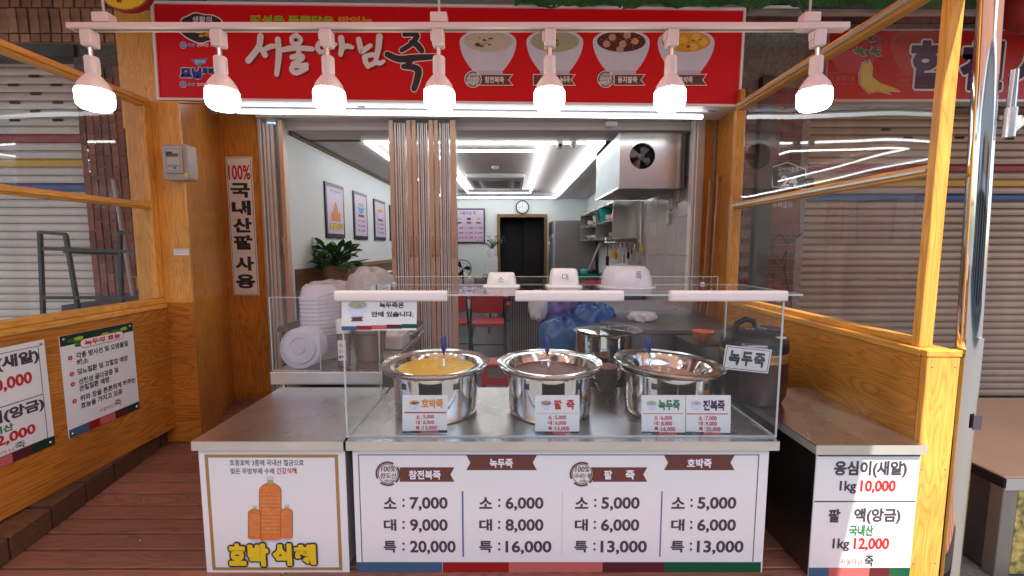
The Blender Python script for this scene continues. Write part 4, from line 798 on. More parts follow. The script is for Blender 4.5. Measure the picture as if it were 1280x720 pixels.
# ---- price cards
def card(x0, x1, y0, y1, name, col, soup, kind, prices, lab):
    t_ = thing('price_card', lab, 'price card', (aty((x0 + x1) / 2, y1, 1.80).x, 1.80, .743), 'small price cards in the case')
    p = Panel(aty(x0, y1, 1.80), aty(x1, y1, 1.80), aty(x0, y0, 1.80)); p.board('sheet', .0015, 'paper', t_)
    w_ = (x1 - x0); sx = w_ / 56
    bowl_print(p, x0 + 14 * sx, y0 + 9.5, 7.2 * sx, 3.4, soup, kind, 1, 3)
    if name == '팥 죽': p.text('팥', x0 + 24 * sx, y0 + 5.5, x0 + 34 * sx, y0 + 17.5, col, 2, .045); p.text('죽', x0 + 40 * sx, y0 + 5.5, x0 + 50 * sx, y0 + 17.5, col, 2, .045)
    else: p.text(name, x0 + 23 * sx, y0 + 5, x0 + 50 * sx, y0 + 17.5, col, 2, .045)
    p.rect(x0 + 2, y0 + 22, x1 - 2, y0 + 22.6, 'redt', 1)
    for i, (a, b) in enumerate(zip('소대특', prices)):
        yy = y0 + 25 + i * 6.9; wd = 14 if len(b) == 5 else 18
        p.text(a, x0 + 16.5 * sx, yy, x0 + 21.5 * sx, yy + 5, 'redt', 2, .03); p.text(':', x0 + 23.2 * sx, yy + .8, x0 + 24.3 * sx, yy + 4.6, 'redt', 2, .01); p.text(b, x0 + 25.5 * sx, yy, x0 + (25.5 + wd) * sx, yy + 5.7, 'redt', 2, .025)
    for i, m_ in enumerate(('band_blue', 'band_maroon', 'band_pink', 'band_pink', 'band_dgreen')): p.rect(x0 + w_ * i / 5, y1 - 3, x0 + w_ * (i + 1) / 5, y1, m_, 1)
    p.build(t_)
card(503, 559, 494, 542, '호박죽', 'orange', 's_pump', 'pump', ('5,000', '6,000', '13,000'), 'small white price card with orange title before the pumpkin pot')
card(669, 724, 494, 542, '팥 죽', 'redt', 's_bean', 'bean', ('5,000', '6,000', '13,000'), 'small white price card with red title before the bean pot')
card(802, 856.5, 494, 542, '녹두죽', 'greent', 's_mung', 'mung', ('6,000', '8,000', '16,000'), 'small white price card with green title before the right pot')
card(857.5, 913, 494, 542, '전복죽', 'purple', 's_aba', 'aba', ('7,000', '9,000', '20,000'), 'small white price card with dark violet title, rightmost of the four')

# ---- sample containers on top of the case
def tub(x0, x1, y0, y1, Y, lab, kind, ch, mats):
    a = aty(x0, y1, Y); b = aty(x1, y1, Y); h = aty((x0 + x1) / 2, y0, Y).z - (ZT + .006); cx = (a.x + b.x) / 2; r = (b.x - a.x) / 2; z0 = ZT + .0065
    t_ = thing('food_container', lab, 'container', (cx, Y, z0), 'upturned food containers on top of the case')
    if kind == 'sq':
        mb = MB(); rings = [(1.0, 0), (1.0, .006), (.80, .010), (.78, h * .5), (.70, h * .93), (.62, h)]
        vs = []; n = 32
        for s_, z in rings:
            for k in range(n):
                t = 2 * PI * k / n; e = .45; c, s2 = math.cos(t), math.sin(t)
                vs.append((cx + r * s_ * math.copysign(abs(c) ** e, c), Y + r * .8 * s_ * math.copysign(abs(s2) ** e, s2), z0 + z))
        mb.add(vs, [(i * n + k, i * n + (k + 1) % n, (i + 1) * n + (k + 1) % n, (i + 1) * n + k) for i in range(len(rings) - 1) for k in range(n)] + [list(range((len(rings) - 1) * n, len(rings) * n)), list(range(n))[::-1]], mats, True)
        ob('tub', mb, t_)
    else:
        ob('tub', MB().lathe([(r * 1.0, 0), (r * .99, .006), (r * .86, .008), (r * .84, h * .35), (r * .76, h * .75), (r * .62, h * .97), (r * .5, h), (0, h)], (cx, Y, z0), mats, 72, wob=lambda a_, z: 1 + (.018 * math.cos(a_ * 24) if .01 < z else 0)), t_)
    p = Panel((cx - r, Y - r * .80 - .002, z0), (cx + r, Y - r * .80 - .002, z0), (cx - r, Y - r * .80 - .002, z0 + h))
    p.textuv(ch, r * 1.0 - .016 + (.03 if kind != 'sq' else 0), h * .42, r * 1.0 + .012 + (.03 if kind != 'sq' else 0), h * .78, 'ink', 2, -.005); p.build(t_)
tub(604, 650, 341, 357, 2.10, 'small square white container upturned, leftmost of three on the glass top', 'sq', '소', 'plastic')
tub(682, 727, 336, 357, 2.10, 'taller square white container upturned in the middle of the glass top', 'sq', '대', 'plastic')
tub(747, 818, 332, 358, 2.10, 'large ribbed round frosted container upturned, rightmost on the glass top', 'rd', '특', 'frost2')

# ---- steel side table behind the left counter
t2 = thing('steel_table', 'steel table behind the drink counter carrying takeaway lids and tubs', 'table', (-1.0, 3, DZ))
box('tabletop', (-1.40, 2.47, .785), (-.765, 3.75, .82), 'steel', t2, .006, 2)
box('front_lip', (-1.41, 2.455, .745), (-.755, 2.469, .822), 'steel_edge', t2, .005, 2)
box('apron', (-1.34, 2.50, .66), (-.80, 2.53, .784), 'darksteel', t2)
for x, y in ((-1.36, 2.52), (-.80, 2.52), (-1.36, 3.68), (-.80, 3.68)): ob('leg', MB().tube([(x, y, DZ), (x, y, .784)], .018, 'polish', 10), t2)
sh = thing('acrylic_shield', 'clear acrylic guard around white lids on the left steel table', 'guard', (-1.3, 2.5, .82))
box('front_sheet', (-1.405, 2.478, .822), (-1.12, 2.482, 1.255), 'acrylic', sh); box('side_sheet', (-1.124, 2.483, .822), (-1.120, 2.95, 1.255), 'acrylic', sh); box('side_sheet', (-1.405, 2.483, .822), (-1.401, 2.95, 1.255), 'acrylic', sh)
for a_, b2 in (((-1.406, 2.477, .822), (-1.401, 2.4825, 1.256)), ((-1.125, 2.477, .822), (-1.1195, 2.4825, 1.256)), ((-1.405, 2.477, 1.255), (-1.12, 2.4825, 1.259)), ((-1.405, 2.477, .8215), (-1.12, 2.4825, .826)), ((-1.1245, 2.483, 1.255), (-1.1195, 2.95, 1.259))): box('polished_edge', a_, b2, 'edge', sh)
bw = thing('bowl_stack', 'tall stack of frosted plastic takeaway bowls behind the acrylic guard', 'bowl stack', (-1.27, 2.78, .821))
n = 16
for i in range(n):
    z = .83 + i * .0255 - (.0 if i < n - 1 else 0)
    ob('bowl', MB().lathe([(.128, z), (.131, z + .003), (.128, z + .008), (.118, z + .035), (.108, z + .075), (.085, z + .095), (0, z + .097)] if i == n - 1 else [(.128, z), (.131, z + .003), (.128, z + .008), (.121, z + .030), (.119, z + .037)], (-1.255, 2.80, 0), 'frost', 40, sx=.95, cap=False), bw)
ld = thing('lid_stack', 'round frosted plastic lids leaning upright in front of the bowl stack', 'lid stack', (-1.27, 2.56, .82))
for i in range(4):
    ob('lid', MB().lathe([(0, .012), (.030, .014), (.034, .006), (.058, .004), (.062, .013), (.092, .012), (.096, .0), (.118, -.002), (.122, .004), (.118, .006)], (-1.265 + .006 * i, 2.535 + .022 * i, .945), 'frost2', 48, tilt=(PI / 2 - .12, Vector((1, 0, 0))), cap=False), ld)
bt = thing('sauce_bottle', 'small bottle with white cap and label on the left steel table', 'bottle', (-1.02, 2.6, .822))
ob('bottle_body', MB().rbox((-1.065, 2.57, .822), (-.995, 2.63, 1.02), .02, 'z', 'amber'), bt); ob('cap', MB().rbox((-1.069, 2.566, 1.022), (-.991, 2.634, 1.11), .022, 'z', 'plastic'), bt, .006, 2)
p = Panel((-1.055, 2.5685, .86), (-1.005, 2.5685, .86), (-1.055, 2.5685, .985)); p.rectuv(0, 0, p.W, p.H, 'paper', 1); p.rectuv(.006, .015, .02, .03, 'ink', 2); p.rectuv(.026, .015, .042, .032, 'ink', 2); p.textuv('소스', .006, .05, .044, .07, 'ink', 2); p.textuv('1kg', .008, .08, .04, .105, 'ink', 2); p.build(bt, 'label', 'lettering')
tb = thing('plastic_tub', 'clear round plastic tub beside the white capped bottle', 'tub', (-.9, 2.7, .822))
ob('tub', MB().lathe([(.085, .823), (.088, .83), (.105, 1.0), (.112, 1.005), (.112, 1.02), (.10, 1.03), (0, 1.032)], (-.92, 2.75, 0), 'amber', 40), tb); ob('lid', MB().lathe([(.114, 1.02), (.114, 1.034), (.1, 1.04), (0, 1.04)], (-.92, 2.75, .004), 'frost', 40), tb)
tbx = thing('tissue_box', 'white card tissue box with tissue sticking out on the left steel table', 'tissue box', (-.83, 3.0, .822))
ob('carton', MB().box((-.93, 3.0, .822), (-.78, 3.25, .92), 'cream'), tbx, .004); ob('tissue', MB().add([(-.89, 3.02, .921), (-.82, 3.02, .921), (-.85, 3.04, 1.03), (-.93, 3.06, 1.05), (-.88, 3.14, .921), (-.80, 3.10, 1.0)], [(0, 1, 2, 3), (1, 4, 5, 2)], 'paper'), tbx)
# trays beside
tr_ = thing('stacked_trays', 'flat grey plastic trays stacked at the far end of the left table', 'trays', (-.88, 3.5, .822))
for i in range(3): ob('tray', MB().rbox((-1.1 + .02 * i, 3.35, .823 + i * .03), (-.79 + .01 * i, 3.7, .850 + i * .03), .03, 'z', ('fridge', 'cream', 'bagpurple')[i]), tr_, .004)
# plastic bags heap behind
def crumple(cx, cy, cz, sx, sy, sz, m, seed, lump=.18, n=20, parent=None, name='bag'):
    r = random.Random(seed); ph = [(r.uniform(0, 6.3), r.uniform(0, 6.3), r.uniform(2, 6), r.uniform(2, 6), r.uniform(.3, 1)) for _ in range(7)]
    vs = []; fs = []
    for i in range(n + 1):
        th = PI * i / n
        for k in range(n * 2):
            a = PI * k / n; d = 1 + lump * sum(w_ * math.sin(u * a * 1. // 1 * 1 + u * a + p1) * math.cos(v * th + p2) for p1, p2, u, v, w_ in [(x[0], x[1], round(x[2]), round(x[3]), x[4]) for x in ph]) / 3
            c, s_ = math.cos(th), math.sin(th); c = math.copysign(abs(c) ** .6, c); s_ = abs(s_) ** .6
            vs.append((cx + sx * d * s_ * math.cos(a), cy + sy * d * s_ * math.sin(a), cz + sz * d * c))
    for i in range(n):
        for k in range(2 * n): fs.append((i * 2 * n + k, i * 2 * n + (k + 1) % (2 * n), (i + 1) * 2 * n + (k + 1) % (2 * n), (i + 1) * 2 * n + k))
    return ob(name, MB().add(vs, fs, m, True), parent)
bgs = tag(crumple(-1.52, 3.62, 1.06, .22, .16, .20, 'bag', 5, .14), 'large bundle of white plastic bags behind the lids at left', 'bag')
bgs2 = tag(crumple(-1.16, 3.55, 1.07, .19, .16, .30, 'bag', 9, .12), 'taller bundle of white plastic bags beside the notice, nearer the door bundle', 'bag')
# stock under bags: shelf
shf = thing('storage_rack', 'dark low rack holding bundles of bags inside the doorway at left', 'rack', (-1.5, 3.6, DZ))
box('shelf', (-1.9, 3.45, .86), (-1.425, 3.9, .90), 'darksteel', shf); box('back', (-1.9, 3.86, .5), (-1.43, 3.9, .86), 'darksteel', shf)
for x in (-1.88, -1.45): ob('leg', MB().tube([(x, 3.5, DZ), (x, 3.5, .86)], .015, 'blk_metal', 6), shf)

# ---- rice cooker on the paste counter
rc = thing('rice_cooker', 'dark wine red electric rice cooker with a white mung porridge label', 'rice cooker', (1.30, 2.22, .745))
cx, cy = 1.275, 2.24
ob('cooker_body', MB().lathe([(.11, .746), (.142, .752), (.158, .79), (.162, .88), (.159, .95), (.156, .965)], (cx, cy, 0), 'cooker', 48), rc)
ob('metal_band', MB().lathe([(.160, .966), (.163, .97), (.163, 1.01), (.160, 1.014)], (cx, cy, 0), 'brass', 48), rc)
ob('lid', MB().lathe([(.159, 1.015), (.162, 1.03), (.156, 1.075), (.13, 1.105), (.07, 1.118), (0, 1.12)], (cx, cy, 0), 'cookblk', 48), rc)
box('control_panel', (cx - .13, cy - .168, .985), (cx - .02, cy - .11, 1.07), 'fridge', rc, .01, 2)
ob('handle', MB().tube([(cx - .12, cy - .02, 1.08), (cx - .11, cy - .03, 1.15), (cx - .07, cy - .03, 1.175), (cx - .025, cy - .03, 1.165), (cx + .0, cy - .02, 1.11)], [.014, .016, .016, .014, .011], 'cookblk', 10), rc)
box('vent_cap', (cx + .035, cy - .06, 1.09), (cx + .11, cy + .03, 1.135), 'cooker', rc, .012, 2)
box('lid_badge', (cx + .02, cy - .13, 1.09), (cx + .09, cy - .11, 1.103), 'alu', rc, .003)
p = Panel(aty(903, 461, cy - .172), aty(960, 467, cy - .172), aty(904, 431, cy - .172))
p.v = (p.v - p.u * p.v.dot(p.u)).normalized(); p.n = p.u.cross(p.v).normalized()
p.board('label_sheet', .002, 'paper', rc); p.frameuv(.006, .006, p.W - .006, p.H - .006, .003, 'ink', 1)
for i, ch in enumerate('녹두죽'): p.textuv(ch, .022 + i * (p.W - .04) / 3, .026, .022 + (i + .88) * (p.W - .04) / 3, p.H - .022, 'black', 2, .05)
p.textuv('30', .04, p.H + .008, .065, p.H + .024, 'ink', 3)
p.build(rc)

# ---- bowls on the counter between middle and right pot
bs = thing('bowl_stack', 'stack of small brown bowls between the middle and right pots', 'bowl stack', (.53, 2.3, .742))
q = aty(758, 490, 2.32)
for i in range(4):
    z = .745 + i * .028
    ob('bowl', MB().lathe([(.030, z), (.034, z + .006), (.052, z + .03), (.066, z + .058), (.068, z + .062), (.064, z + .058), (.048, z + .034), (.0, z + .016)], (q.x, 2.34, 0), 'saucer', 36), bs)
# ---- things on the floor behind the counter
def stool(cx, cy, name):
    t_ = thing('plastic_stool', name, 'stool', (cx, cy, DZ))
    h = .47; mb = MB(); a, b = .105, .145
    ob('seat', MB().rbox((cx - a, cy - a, DZ + h - .03), (cx + a, cy + a, DZ + h), .025, 'z', 'red_pl'), t_, .006, 2)
    for sx in (-1, 1):
        for sy in (-1, 1):
            pts = [(cx + sx * (a - .045), cy + sy * (a - .045)), (cx + sx * (a - .002), cy + sy * (a - .002))]; d = (b - a)
            x0, y0 = cx + sx * (a - .04), cy + sy * (a - .04); x1, y1 = cx + sx * (a - .003), cy + sy * (a - .003); x2, y2 = cx + sx * (b - .04), cy + sy * (b - .04); x3, y3 = cx + sx * b, cy + sy * b
            zt = DZ + h - .03; zb = DZ
            ob('leg', MB().add([(x0, y0, zt), (x1, y0, zt), (x1, y1, zt), (x0, y1, zt), (x2, y2, zb), (x3, y2, zb), (x3, y3, zb), (x2, y3, zb)], [(0, 1, 2, 3), (4, 7, 6, 5), (0, 4, 5, 1), (1, 5, 6, 2), (2, 6, 7, 3), (3, 7, 4, 0)], 'red_pl'), t_)
    for k in range(3): box('slatted_side', (cx - a - .01 * k, cy - a - .012 - .006 * k, DZ + .30 - .11 * k), (cx + a + .01 * k, cy - a - .004 - .006 * k, DZ + .36 - .11 * k), 'red_pl', t_)
    return t_
stool(-.13, 3.5, 'red plastic stool behind the serving counter beside the pumpkin pot')
st2 = thing('ribbed_partition', 'grey ribbed partition panel behind the red bean pot', 'partition', (.2, 4.5, DZ))
q0, q1 = aty(638, 372, 4.4), aty(700, 372, 4.4)
box('panel', (q0.x, 4.41, DZ + .02), (q1.x + .1, 4.44, q0.z), 'gap', st2)
rib = MB().box((-.006, 4.395, DZ + .02), (.006, 4.409, q0.z), 'rib').data('rib'); n = 26
for i in range(n): inst('rib', rib, (q0.x + (i + .5) * (q1.x + .1 - q0.x) / n, 0, 0), st2)
# work table and stock pot inside right
wt = thing('steel_work_table', 'dark steel work table with raised back edge inside the doorway at right', 'table', (1.1, 3.2, DZ))
ta, tb_ = atz(788, 402, 1.02), atz(902, 402, 1.02); tc_, td = atz(820, 417, 1.02), atz(915, 417, 1.02)
box('tabletop', (.62, 2.72, .99), (1.5, 3.6, 1.02), 'darksteel', wt, .004); box('cupboard', (.66, 2.76, DZ + .02), (1.46, 3.58, .989), 'darksteel', wt)
box('upstand', (.62, 3.6, .99), (1.5, 3.62, 1.10), 'steel', wt)
gb = tag(crumple(.93, 3.05, 1.05, .10, .07, .035, 'bag', 14, .2), 'small crumpled clear bag of greens on the dark work table', 'bag')
wb = tag(ob('rust_bowl', MB().lathe([(.025, .0), (.03, .006), (.06, .05), (.064, .062), (.060, .062), (.04, .03), (0, .012)], (1.13, 2.52, .99), 'wbowl', 32)), 'small rust orange bowl left of the rice cooker', 'bowl')
box_ = thing('side_shelf', 'small steel shelf carrying the rust orange bowl', 'shelf', (1.13, 2.55, .98)); box('shelf_plate', (1.04, 2.44, .975), (1.22, 2.70, .989), 'darksteel', box_); box('bracket', (1.05, 2.66, .80), (1.21, 2.70, .974), 'darksteel', box_)
sp = thing('stock_pot', 'large steel stock pot with a flat lid behind the right display pot', 'pot', (.57, 3.0, .2))
ob('pot_body', MB().lathe([(.17, .55), (.175, .56), (.175, 1.03), (.182, 1.035)], (.56, 2.62, 0), 'polish', 48), sp)
ob('lid', MB().lathe([(.195, 1.040), (.197, 1.045), (.16, 1.050), (.10, 1.058), (0, 1.062)], (.60, 2.62, 0), 'polish', 48), sp)
std = thing('pot_stand', 'low black stand under the large steel stock pot', 'stand', (.56, 2.62, DZ)); box('top_plate', (.40, 2.47, .52), (.75, 2.80, .548), 'darksteel', std)
for x in (.42, .73):
    for y_ in (2.49, 2.78): ob('leg', MB().tube([(x, y_, DZ), (x, y_, .52)], .012, 'blk_metal', 6), std)
b1 = tag(crumple(.36, 3.05, .80, .17, .15, .24, 'bagblue', 21, .16), 'bulging blue plastic bag behind the red bean pot', 'bag'); b2_ = tag(crumple(.62, 3.25, .86, .18, .14, .25, 'bagblue', 22, .16), 'blue plastic bag leaning behind the stock pot', 'bag')
b3 = tag(crumple(.38, 3.35, .98, .15, .10, .17, 'bagpurple', 23, .18), 'dark violet plastic bag above the blue ones', 'bag'); b4 = tag(crumple(.20, 3.3, 1.10, .07, .06, .11, 'bag', 24, .2), 'small clear plastic bag hanging beside the blue bags', 'bag')
wtb = thing('low_bench', 'low dark bench under the blue bags', 'bench', (.5, 3.2, DZ)); box('bench_top', (.12, 2.9, .50), (.9, 3.5, .54), 'darksteel', wtb); box('bench_side', (.14, 2.92, DZ), (.17, 3.48, .5), 'darksteel', wtb); box('bench_side', (.85, 2.92, DZ), (.88, 3.48, .5), 'darksteel', wtb)

# ---- steel pole with clamp at the right
pl = thing('steel_pole', 'tall shiny stainless awning pole at the right with a clamped brace', 'pole', (1.86, 1.7, 0))
ax, ay = 1.905, 1.765
ob('shaft', MB().tube([(ax - .005, ay, 0), (ax - .01, ay, 1.2), (ax - .095, ay, 3.4)], .038, 'polish', 32), pl)
ob('lower_sleeve', MB().tube([(ax - .003, ay - .002, 0), (ax - .006, ay - .002, 1.18)], .0405, 'polish', 32), pl)
ax -= .035
ob('clamp_pin', MB().tube([(ax + .048, ay - .045, 1.98), (ax + .048, ay - .045, 2.22)], .014, 'polish', 14), pl)
ob('clamp_bracket', MB().tube([(ax + .05, ay - .045, 1.97), (ax + .05, ay - .045, 2.08)], .019, 'steel', 14), pl)
box('clamp_plate', (ax + .03, ay - .035, 2.04), (ax + .15, ay - .025, 2.055), 'alu', pl)
ob('brace', MB().tube([(ax + .055, ay - .045, 1.99), (ax + .75, ay - .045, 2.62)], .014, 'polish', 14), pl)
ax += .035
box('old_sticker', (ax - .012, ay - .0545, .80), (ax + .022, ay - .050, .86), 'ink', pl)

# ---- neighbour's stall box at the right edge
sx = thing('market_stall', 'low grey market stall with beige top board at the right edge', 'stall', (2.4, 2.2, 0))
zt = .50
f0 = atz(1256, 596, zt)
Lx, Fy = f0.x, f0.y; SB = atz(1250, 497, zt).y
box('top_board', (Lx, Fy, zt - .035), (Lx + 1.5, SB, zt), 'beige', sx, .006, 2)
box('front_rim', (Lx - .004, Fy - .01, zt - .06), (Lx + 1.5, Fy - .001, zt - .004), 'alu', sx)
box('side_rim', (Lx - .012, Fy - .01, zt - .05), (Lx - .001, SB, zt - .006), 'gap', sx)
box('frame', (Lx + .005, Fy + .002, .0), (Lx + .075, Fy + .06, zt - .037), 'stallgrey', sx, .003)
box('side_panel', (Lx + .010, Fy + .062, .02), (Lx + .03, SB - .03, zt - .037), 'stalldark', sx)
box('front_picture', (Lx + .077, Fy + .004, .02), (Lx + 1.45, Fy + .012, zt - .062), 'dried', sx)
box('wooden_batten', (Lx - .075, Fy + .10, 0), (Lx - .045, Fy + .14, zt - .055), 'pine_z', sx)
for z_ in (.42, .25): ob('screw', MB().tube([(Lx - .06, Fy + .098, z_), (Lx - .06, Fy + .0995, z_)], .005, 'black', 8), sx)

# ---- neighbouring building, left: shutter, brick pillar, lintel
SYL = 4.22
nl = thing('roller_shutter', 'cream roller shutter with red, yellow and blue stripes behind the left screen', 'shutter', (-5, SYL, .1))
pitch = .076; z = .1; k = 0
slm = {}
def slatmesh(L_, m, h):
    key = (round(L_, 2), m, h)
    if key not in slm:
        pr = [(0, .001), (-.012, .004), (-.016, h * .35), (-.013, h * .7), (-.004, h - .009), (.004, h - .006), (.006, h - .001), (.010, h - .001), (.010, .001)]
        mb = MB(); v = [(x, y_, z_) for x in (0, L_) for (y_, z_) in pr]; n_ = len(pr)
        mb.add(v, [(i, (i + 1) % n_, (i + 1) % n_ + n_, i + n_) for i in range(n_)] + [list(range(n_))[::-1], list(range(n_, 2 * n_))], m); slm[key] = mb.data('slat')
    return slm[key]
while z < 3.32:
    yc = aty(60, 0, SYL)
    m_ = 'shut'
    if 2.475 < z < 2.57 + .02: m_ = 'sh_red'
    if 2.28 < z < 2.36: m_ = 'sh_yel'
    if 2.05 < z < 2.13: m_ = 'sh_blu'
    inst('slat', slatmesh(3.6, m_, pitch), (-7.55, SYL, z), nl); z += pitch; k += 1
box('bottom_bar', (-7.55, SYL - .02, .02), (-3.95, SYL + .01, .098), 'concrete', nl)
for (x, y_) in ((42, 95), (16, 106), (70, 106), (44, 117), (18, 128), (72, 128), (44, 139), (18, 150), (72, 150)):
    q = aty(x, y_, SYL - .02); ob('vent_slot', MB().rbox((q.x - .05, SYL - .021, q.z - .012), (q.x + .05, SYL - .0165, q.z + .012), .011, 'y', 'gap'), nl)
bp = thing('brick_pillar', 'dark red brick pillar between the left shutter and the wooden column', 'pillar', (-3.5, 4.1, 0))
box('mortar_core', (-3.94, 4.06, 0), (-2.9, 4.5, 3.74), 'mortard', bp)
bm1 = MB().box((0, -.012, 0), (.055, .01, .178), 'brick').data('brick'); z = .72; j = 0
while z < 3.05:
    for i in range(13):
        inst('brick', bm1, (-3.935 + i * .070, 4.06 - random.uniform(-.004, .003), z + (.097 if i % 2 else 0) + random.uniform(-.006, .006)), bp, (0, 0, random.uniform(-.02, .02)))
    z += .196
li = thing('brick_lintel', 'two courses of upright brown bricks above the left shutter', 'lintel', (-5.5, 4, 3.3))
box('mortar_core', (-7.6, 4.02, 3.34), (-2.95, 4.4, 3.74), 'mortar', li)
bm2 = MB().box((0, -.02, 0), (.078, .01, .20), 'brick2').data('brick'); bm3 = MB().box((0, -.02, 0), (.078, .01, .062), 'brick2').data('brick')
for i in range(30):
    x = -6.0 + i * .093
    inst('brick', bm2, (x, 4.015 + random.uniform(-.006, .006), 3.42), li, (0, random.uniform(-.03, .03), 0)); inst('brick', bm3, (x, 4.015 + random.uniform(-.006, .006), 3.345), li); inst('brick', bm3, (x + .04, 4.015 + random.uniform(-.006, .006), 3.635), li)
cb = tag(struct(box('concrete_band', (-7.6, 4.03, 3.24), (-3.9, 4.21, 3.338), 'concrete')), 'x', 'x'); del cb['label']; del cb['category']
# pipe, ladder, carton
pv = tag(ob('plastic_pipe', MB().tube([aty(143, 225, 3.95), aty(168, 372, 3.85)], .022, 'pvc', 12)), 'pale plastic pipe leaning on the left brick pillar', 'pipe')
lad = thing('metal_trestle', 'dark green metal trestle standing behind the left glazed screen', 'trestle', (-3.1, 3.2, 0))
def bar(a, b, r=.016): return ob('bar', MB().tube([a, b], r, 'leg', 4, False), lad)
YT = 3.1
pts_ = [((50, 290), (54, 392)), ((82, 293), (98, 388)), ((50, 290), (82, 293)), ((150, 290), (152, 375)), ((182, 295), (189, 372)), ((150, 290), (182, 295)), ((54, 311), (182, 315)), ((56, 372), (189, 372))]
for a_, b2 in pts_:
    A, B = aty(*a_, YT), aty(*b2, YT)
    if abs(a_[0] - b2[0]) < 25 and abs(a_[1] - b2[1]) > 40:
        d = B - A; B = A + d * ((A.z - .02) / (A.z - B.z))
    bar(A, B)
bar(aty(82, 313, YT), aty(150, 316, 3.5), .03)
ctn = thing('yellow_carton', 'small yellow carton behind the glass at the foot of the left pillar', 'carton', (-2.9, 3.5, 1.1)); q = aty(178, 372, 3.5)
box('carton_body', (q.x - .04, 3.5, q.z - .05), (q.x + .12, 3.62, q.z + .17), 'cardboard', ctn); box('printed_band', (q.x - .039, 3.497, q.z + .02), (q.x + .03, 3.4995, q.z + .07), 'ink', ctn); box('flap', (q.x - .05, 3.46, q.z + .171), (q.x + .05, 3.6, q.z + .175), 'cardboard', ctn)
lg = thing('window_ledge', 'grey stone ledge outside the left glazed screen, a carton on it', 'ledge', (-3.2, 3.5, .9)); box('ledge_slab', (-3.6, 3.42, q.z - .10), (-2.66, 4.05, q.z - .052), 'concrete', lg); box('ledge_base', (-3.55, 3.5, 0), (-2.7, 4.05, q.z - .101), 'concrete', lg)
ys = thing('yellow_sign', 'bottom of an oval yellow sign hanging over the lamp rail at top left', 'sign', (-3.2, 3.2, 3.5)); q = aty(159, -10, 3.2)
ob('sign_disc', MB().lathe([(0, -.03), (.165, -.03), (.17, -.02), (.17, .02), (.165, .03), (0, .03)], (q.x, 3.2, q.z), 'yellow', 40, sx=1.0, sy=.75, tilt=(PI / 2, Vector((1, 0, 0)))), ys)
ob('rim', MB().lathe([(.165, .024), (.18, .02), (.18, -.02), (.165, -.024)], (q.x, 3.2, q.z), 'sh_red', 40, sy=.75, tilt=(PI / 2, Vector((1, 0, 0))), cap=False), ys); box('red_mark', (q.x - .05, 3.165, q.z - .085), (q.x - .02, 3.169, q.z - .05), 'sh_red', ys)
dw = struct(box('shop_upper_wall', (-3.08, 3.94, 2.77), (2.0, 4.3, 3.85), 'concrete'))
struct(box('left_building_wall', (-9, 4.45, 0), (-2.9, 4.6, 4.5), 'concrete'))

# ---- neighbouring building, right
SR = 4.32
nr = thing('roller_shutter', 'grey brown ribbed roller shutter with faded stripes behind the right screen', 'shutter', (4, SR, .1))
z = .02; pr_ = .0705
xs0 = 2.86
while z < 2.80:
    m_ = 'shutr'
    if 2.22 < z < 2.30: m_ = 'sh_red'
    if 2.08 < z < 2.145: m_ = 'sh_yel'
    if 1.93 < z < 2.0: m_ = 'sh_blu'
    inst('slat', slatmesh(3.6, m_, pr_), (xs0, SR, z), nr); z += pr_
box('guide_rail', (xs0 - .06, SR - .05, 0), (xs0, SR + .05, 2.85), 'alud', nr)
for (x, y_) in ((1108, 162), (1135, 172), (1200, 172), (1262, 173)):
    q = aty(x, y_, SR - .02); ob('vent_slot', MB().rbox((q.x - .045, SR - .021, q.z - .011), (q.x + .045, SR - .0165, q.z + .011), .010, 'y', 'gap'), nr)
rp = thing('brick_pillar', 'wine red brick pillar right of the shop front, house number plate on it', 'pillar', (2.4, 4.2, 0))
box('mortar_core', (1.95, 4.18, 0), (xs0 - .062, 4.5, 3.62), 'mortar', rp)
bm4 = MB().box((0, -.012, 0), (.192, .01, .056), 'brickr').data('brick'); bm5 = MB().box((0, -.012, 0), (.092, .01, .056), 'brickr').data('brick')
z = .78; j = 0
while z < 3.0:
    for (xa, xb) in ((2.0, 2.28), (2.43, 2.79)):
        x = xa - (.1 if j % 2 else 0)
        while x < xb - .06:
            x0 = max(x, xa); me = bm4 if x >= xa and x + .192 <= xb + .01 else bm5
            inst('brick', me, (x0, 4.18 + random.uniform(-.003, .003), z), rp); x += .2
    z += .066; j += 1
box('grey_pipe_box', (2.29, 4.10, .3), (2.42, 4.175, 3.1), 'roofsteel', rp)
ubr = thing('brick_band', 'wine red bricks above the right red sign', 'wall', (4, 4.2, 3.5)); box('mortar_core', (2.8, 4.20, 2.83), (6.6, 4.45, 3.84), 'mortar', ubr)
for j, z in enumerate((3.59, 3.66, 2.84)):
    x = 2.05 - .1 * (j % 2)
    while x < 5.6:
        if not (z < 3 and x < 2.85): inst('brick', bm4, (x, 4.19, z), ubr)
        x += .2
# number plate and cables
npl = thing('house_number_plate', 'dark blue house number plate with white 24 on the right pillar', 'sign', (2.6, 4.1, 2.2))
q = Panel(aty(965, 235, 4.12), aty(1008, 235, 4.12), aty(965, 202, 4.12)); cpts = [q.uv(965, 234), q.uv(1009, 234), q.uv(1009, 209), q.uv(986, 201), q.uv(965, 209)]
npl_m = MB().prism([q.P(u, v, 0) for u, v in cpts], (0, .012, 0), 'roofsteel'); ob('plate', npl_m, npl)
q.polyuv(cpts, 'signwhite', 1); c0 = sum(c[0] for c in cpts) / 5; c1_ = sum(c[1] for c in cpts) / 5
q.polyuv([(c0 + (u - c0) * .94, c1_ + (v - c1_) * .92) for u, v in cpts], 'band_dgreen', 2); q.text('24', 977, 219, 997, 231, 'signwhite', 3, .04); q.text('강서시장로', 974, 208, 1000, 212, 'signwhite', 3, .01); q.build(npl)
cbl = thing('black_cable', 'loose black cable looping down the right brick pillar', 'cable', (2.6, 4.0, 1.6))
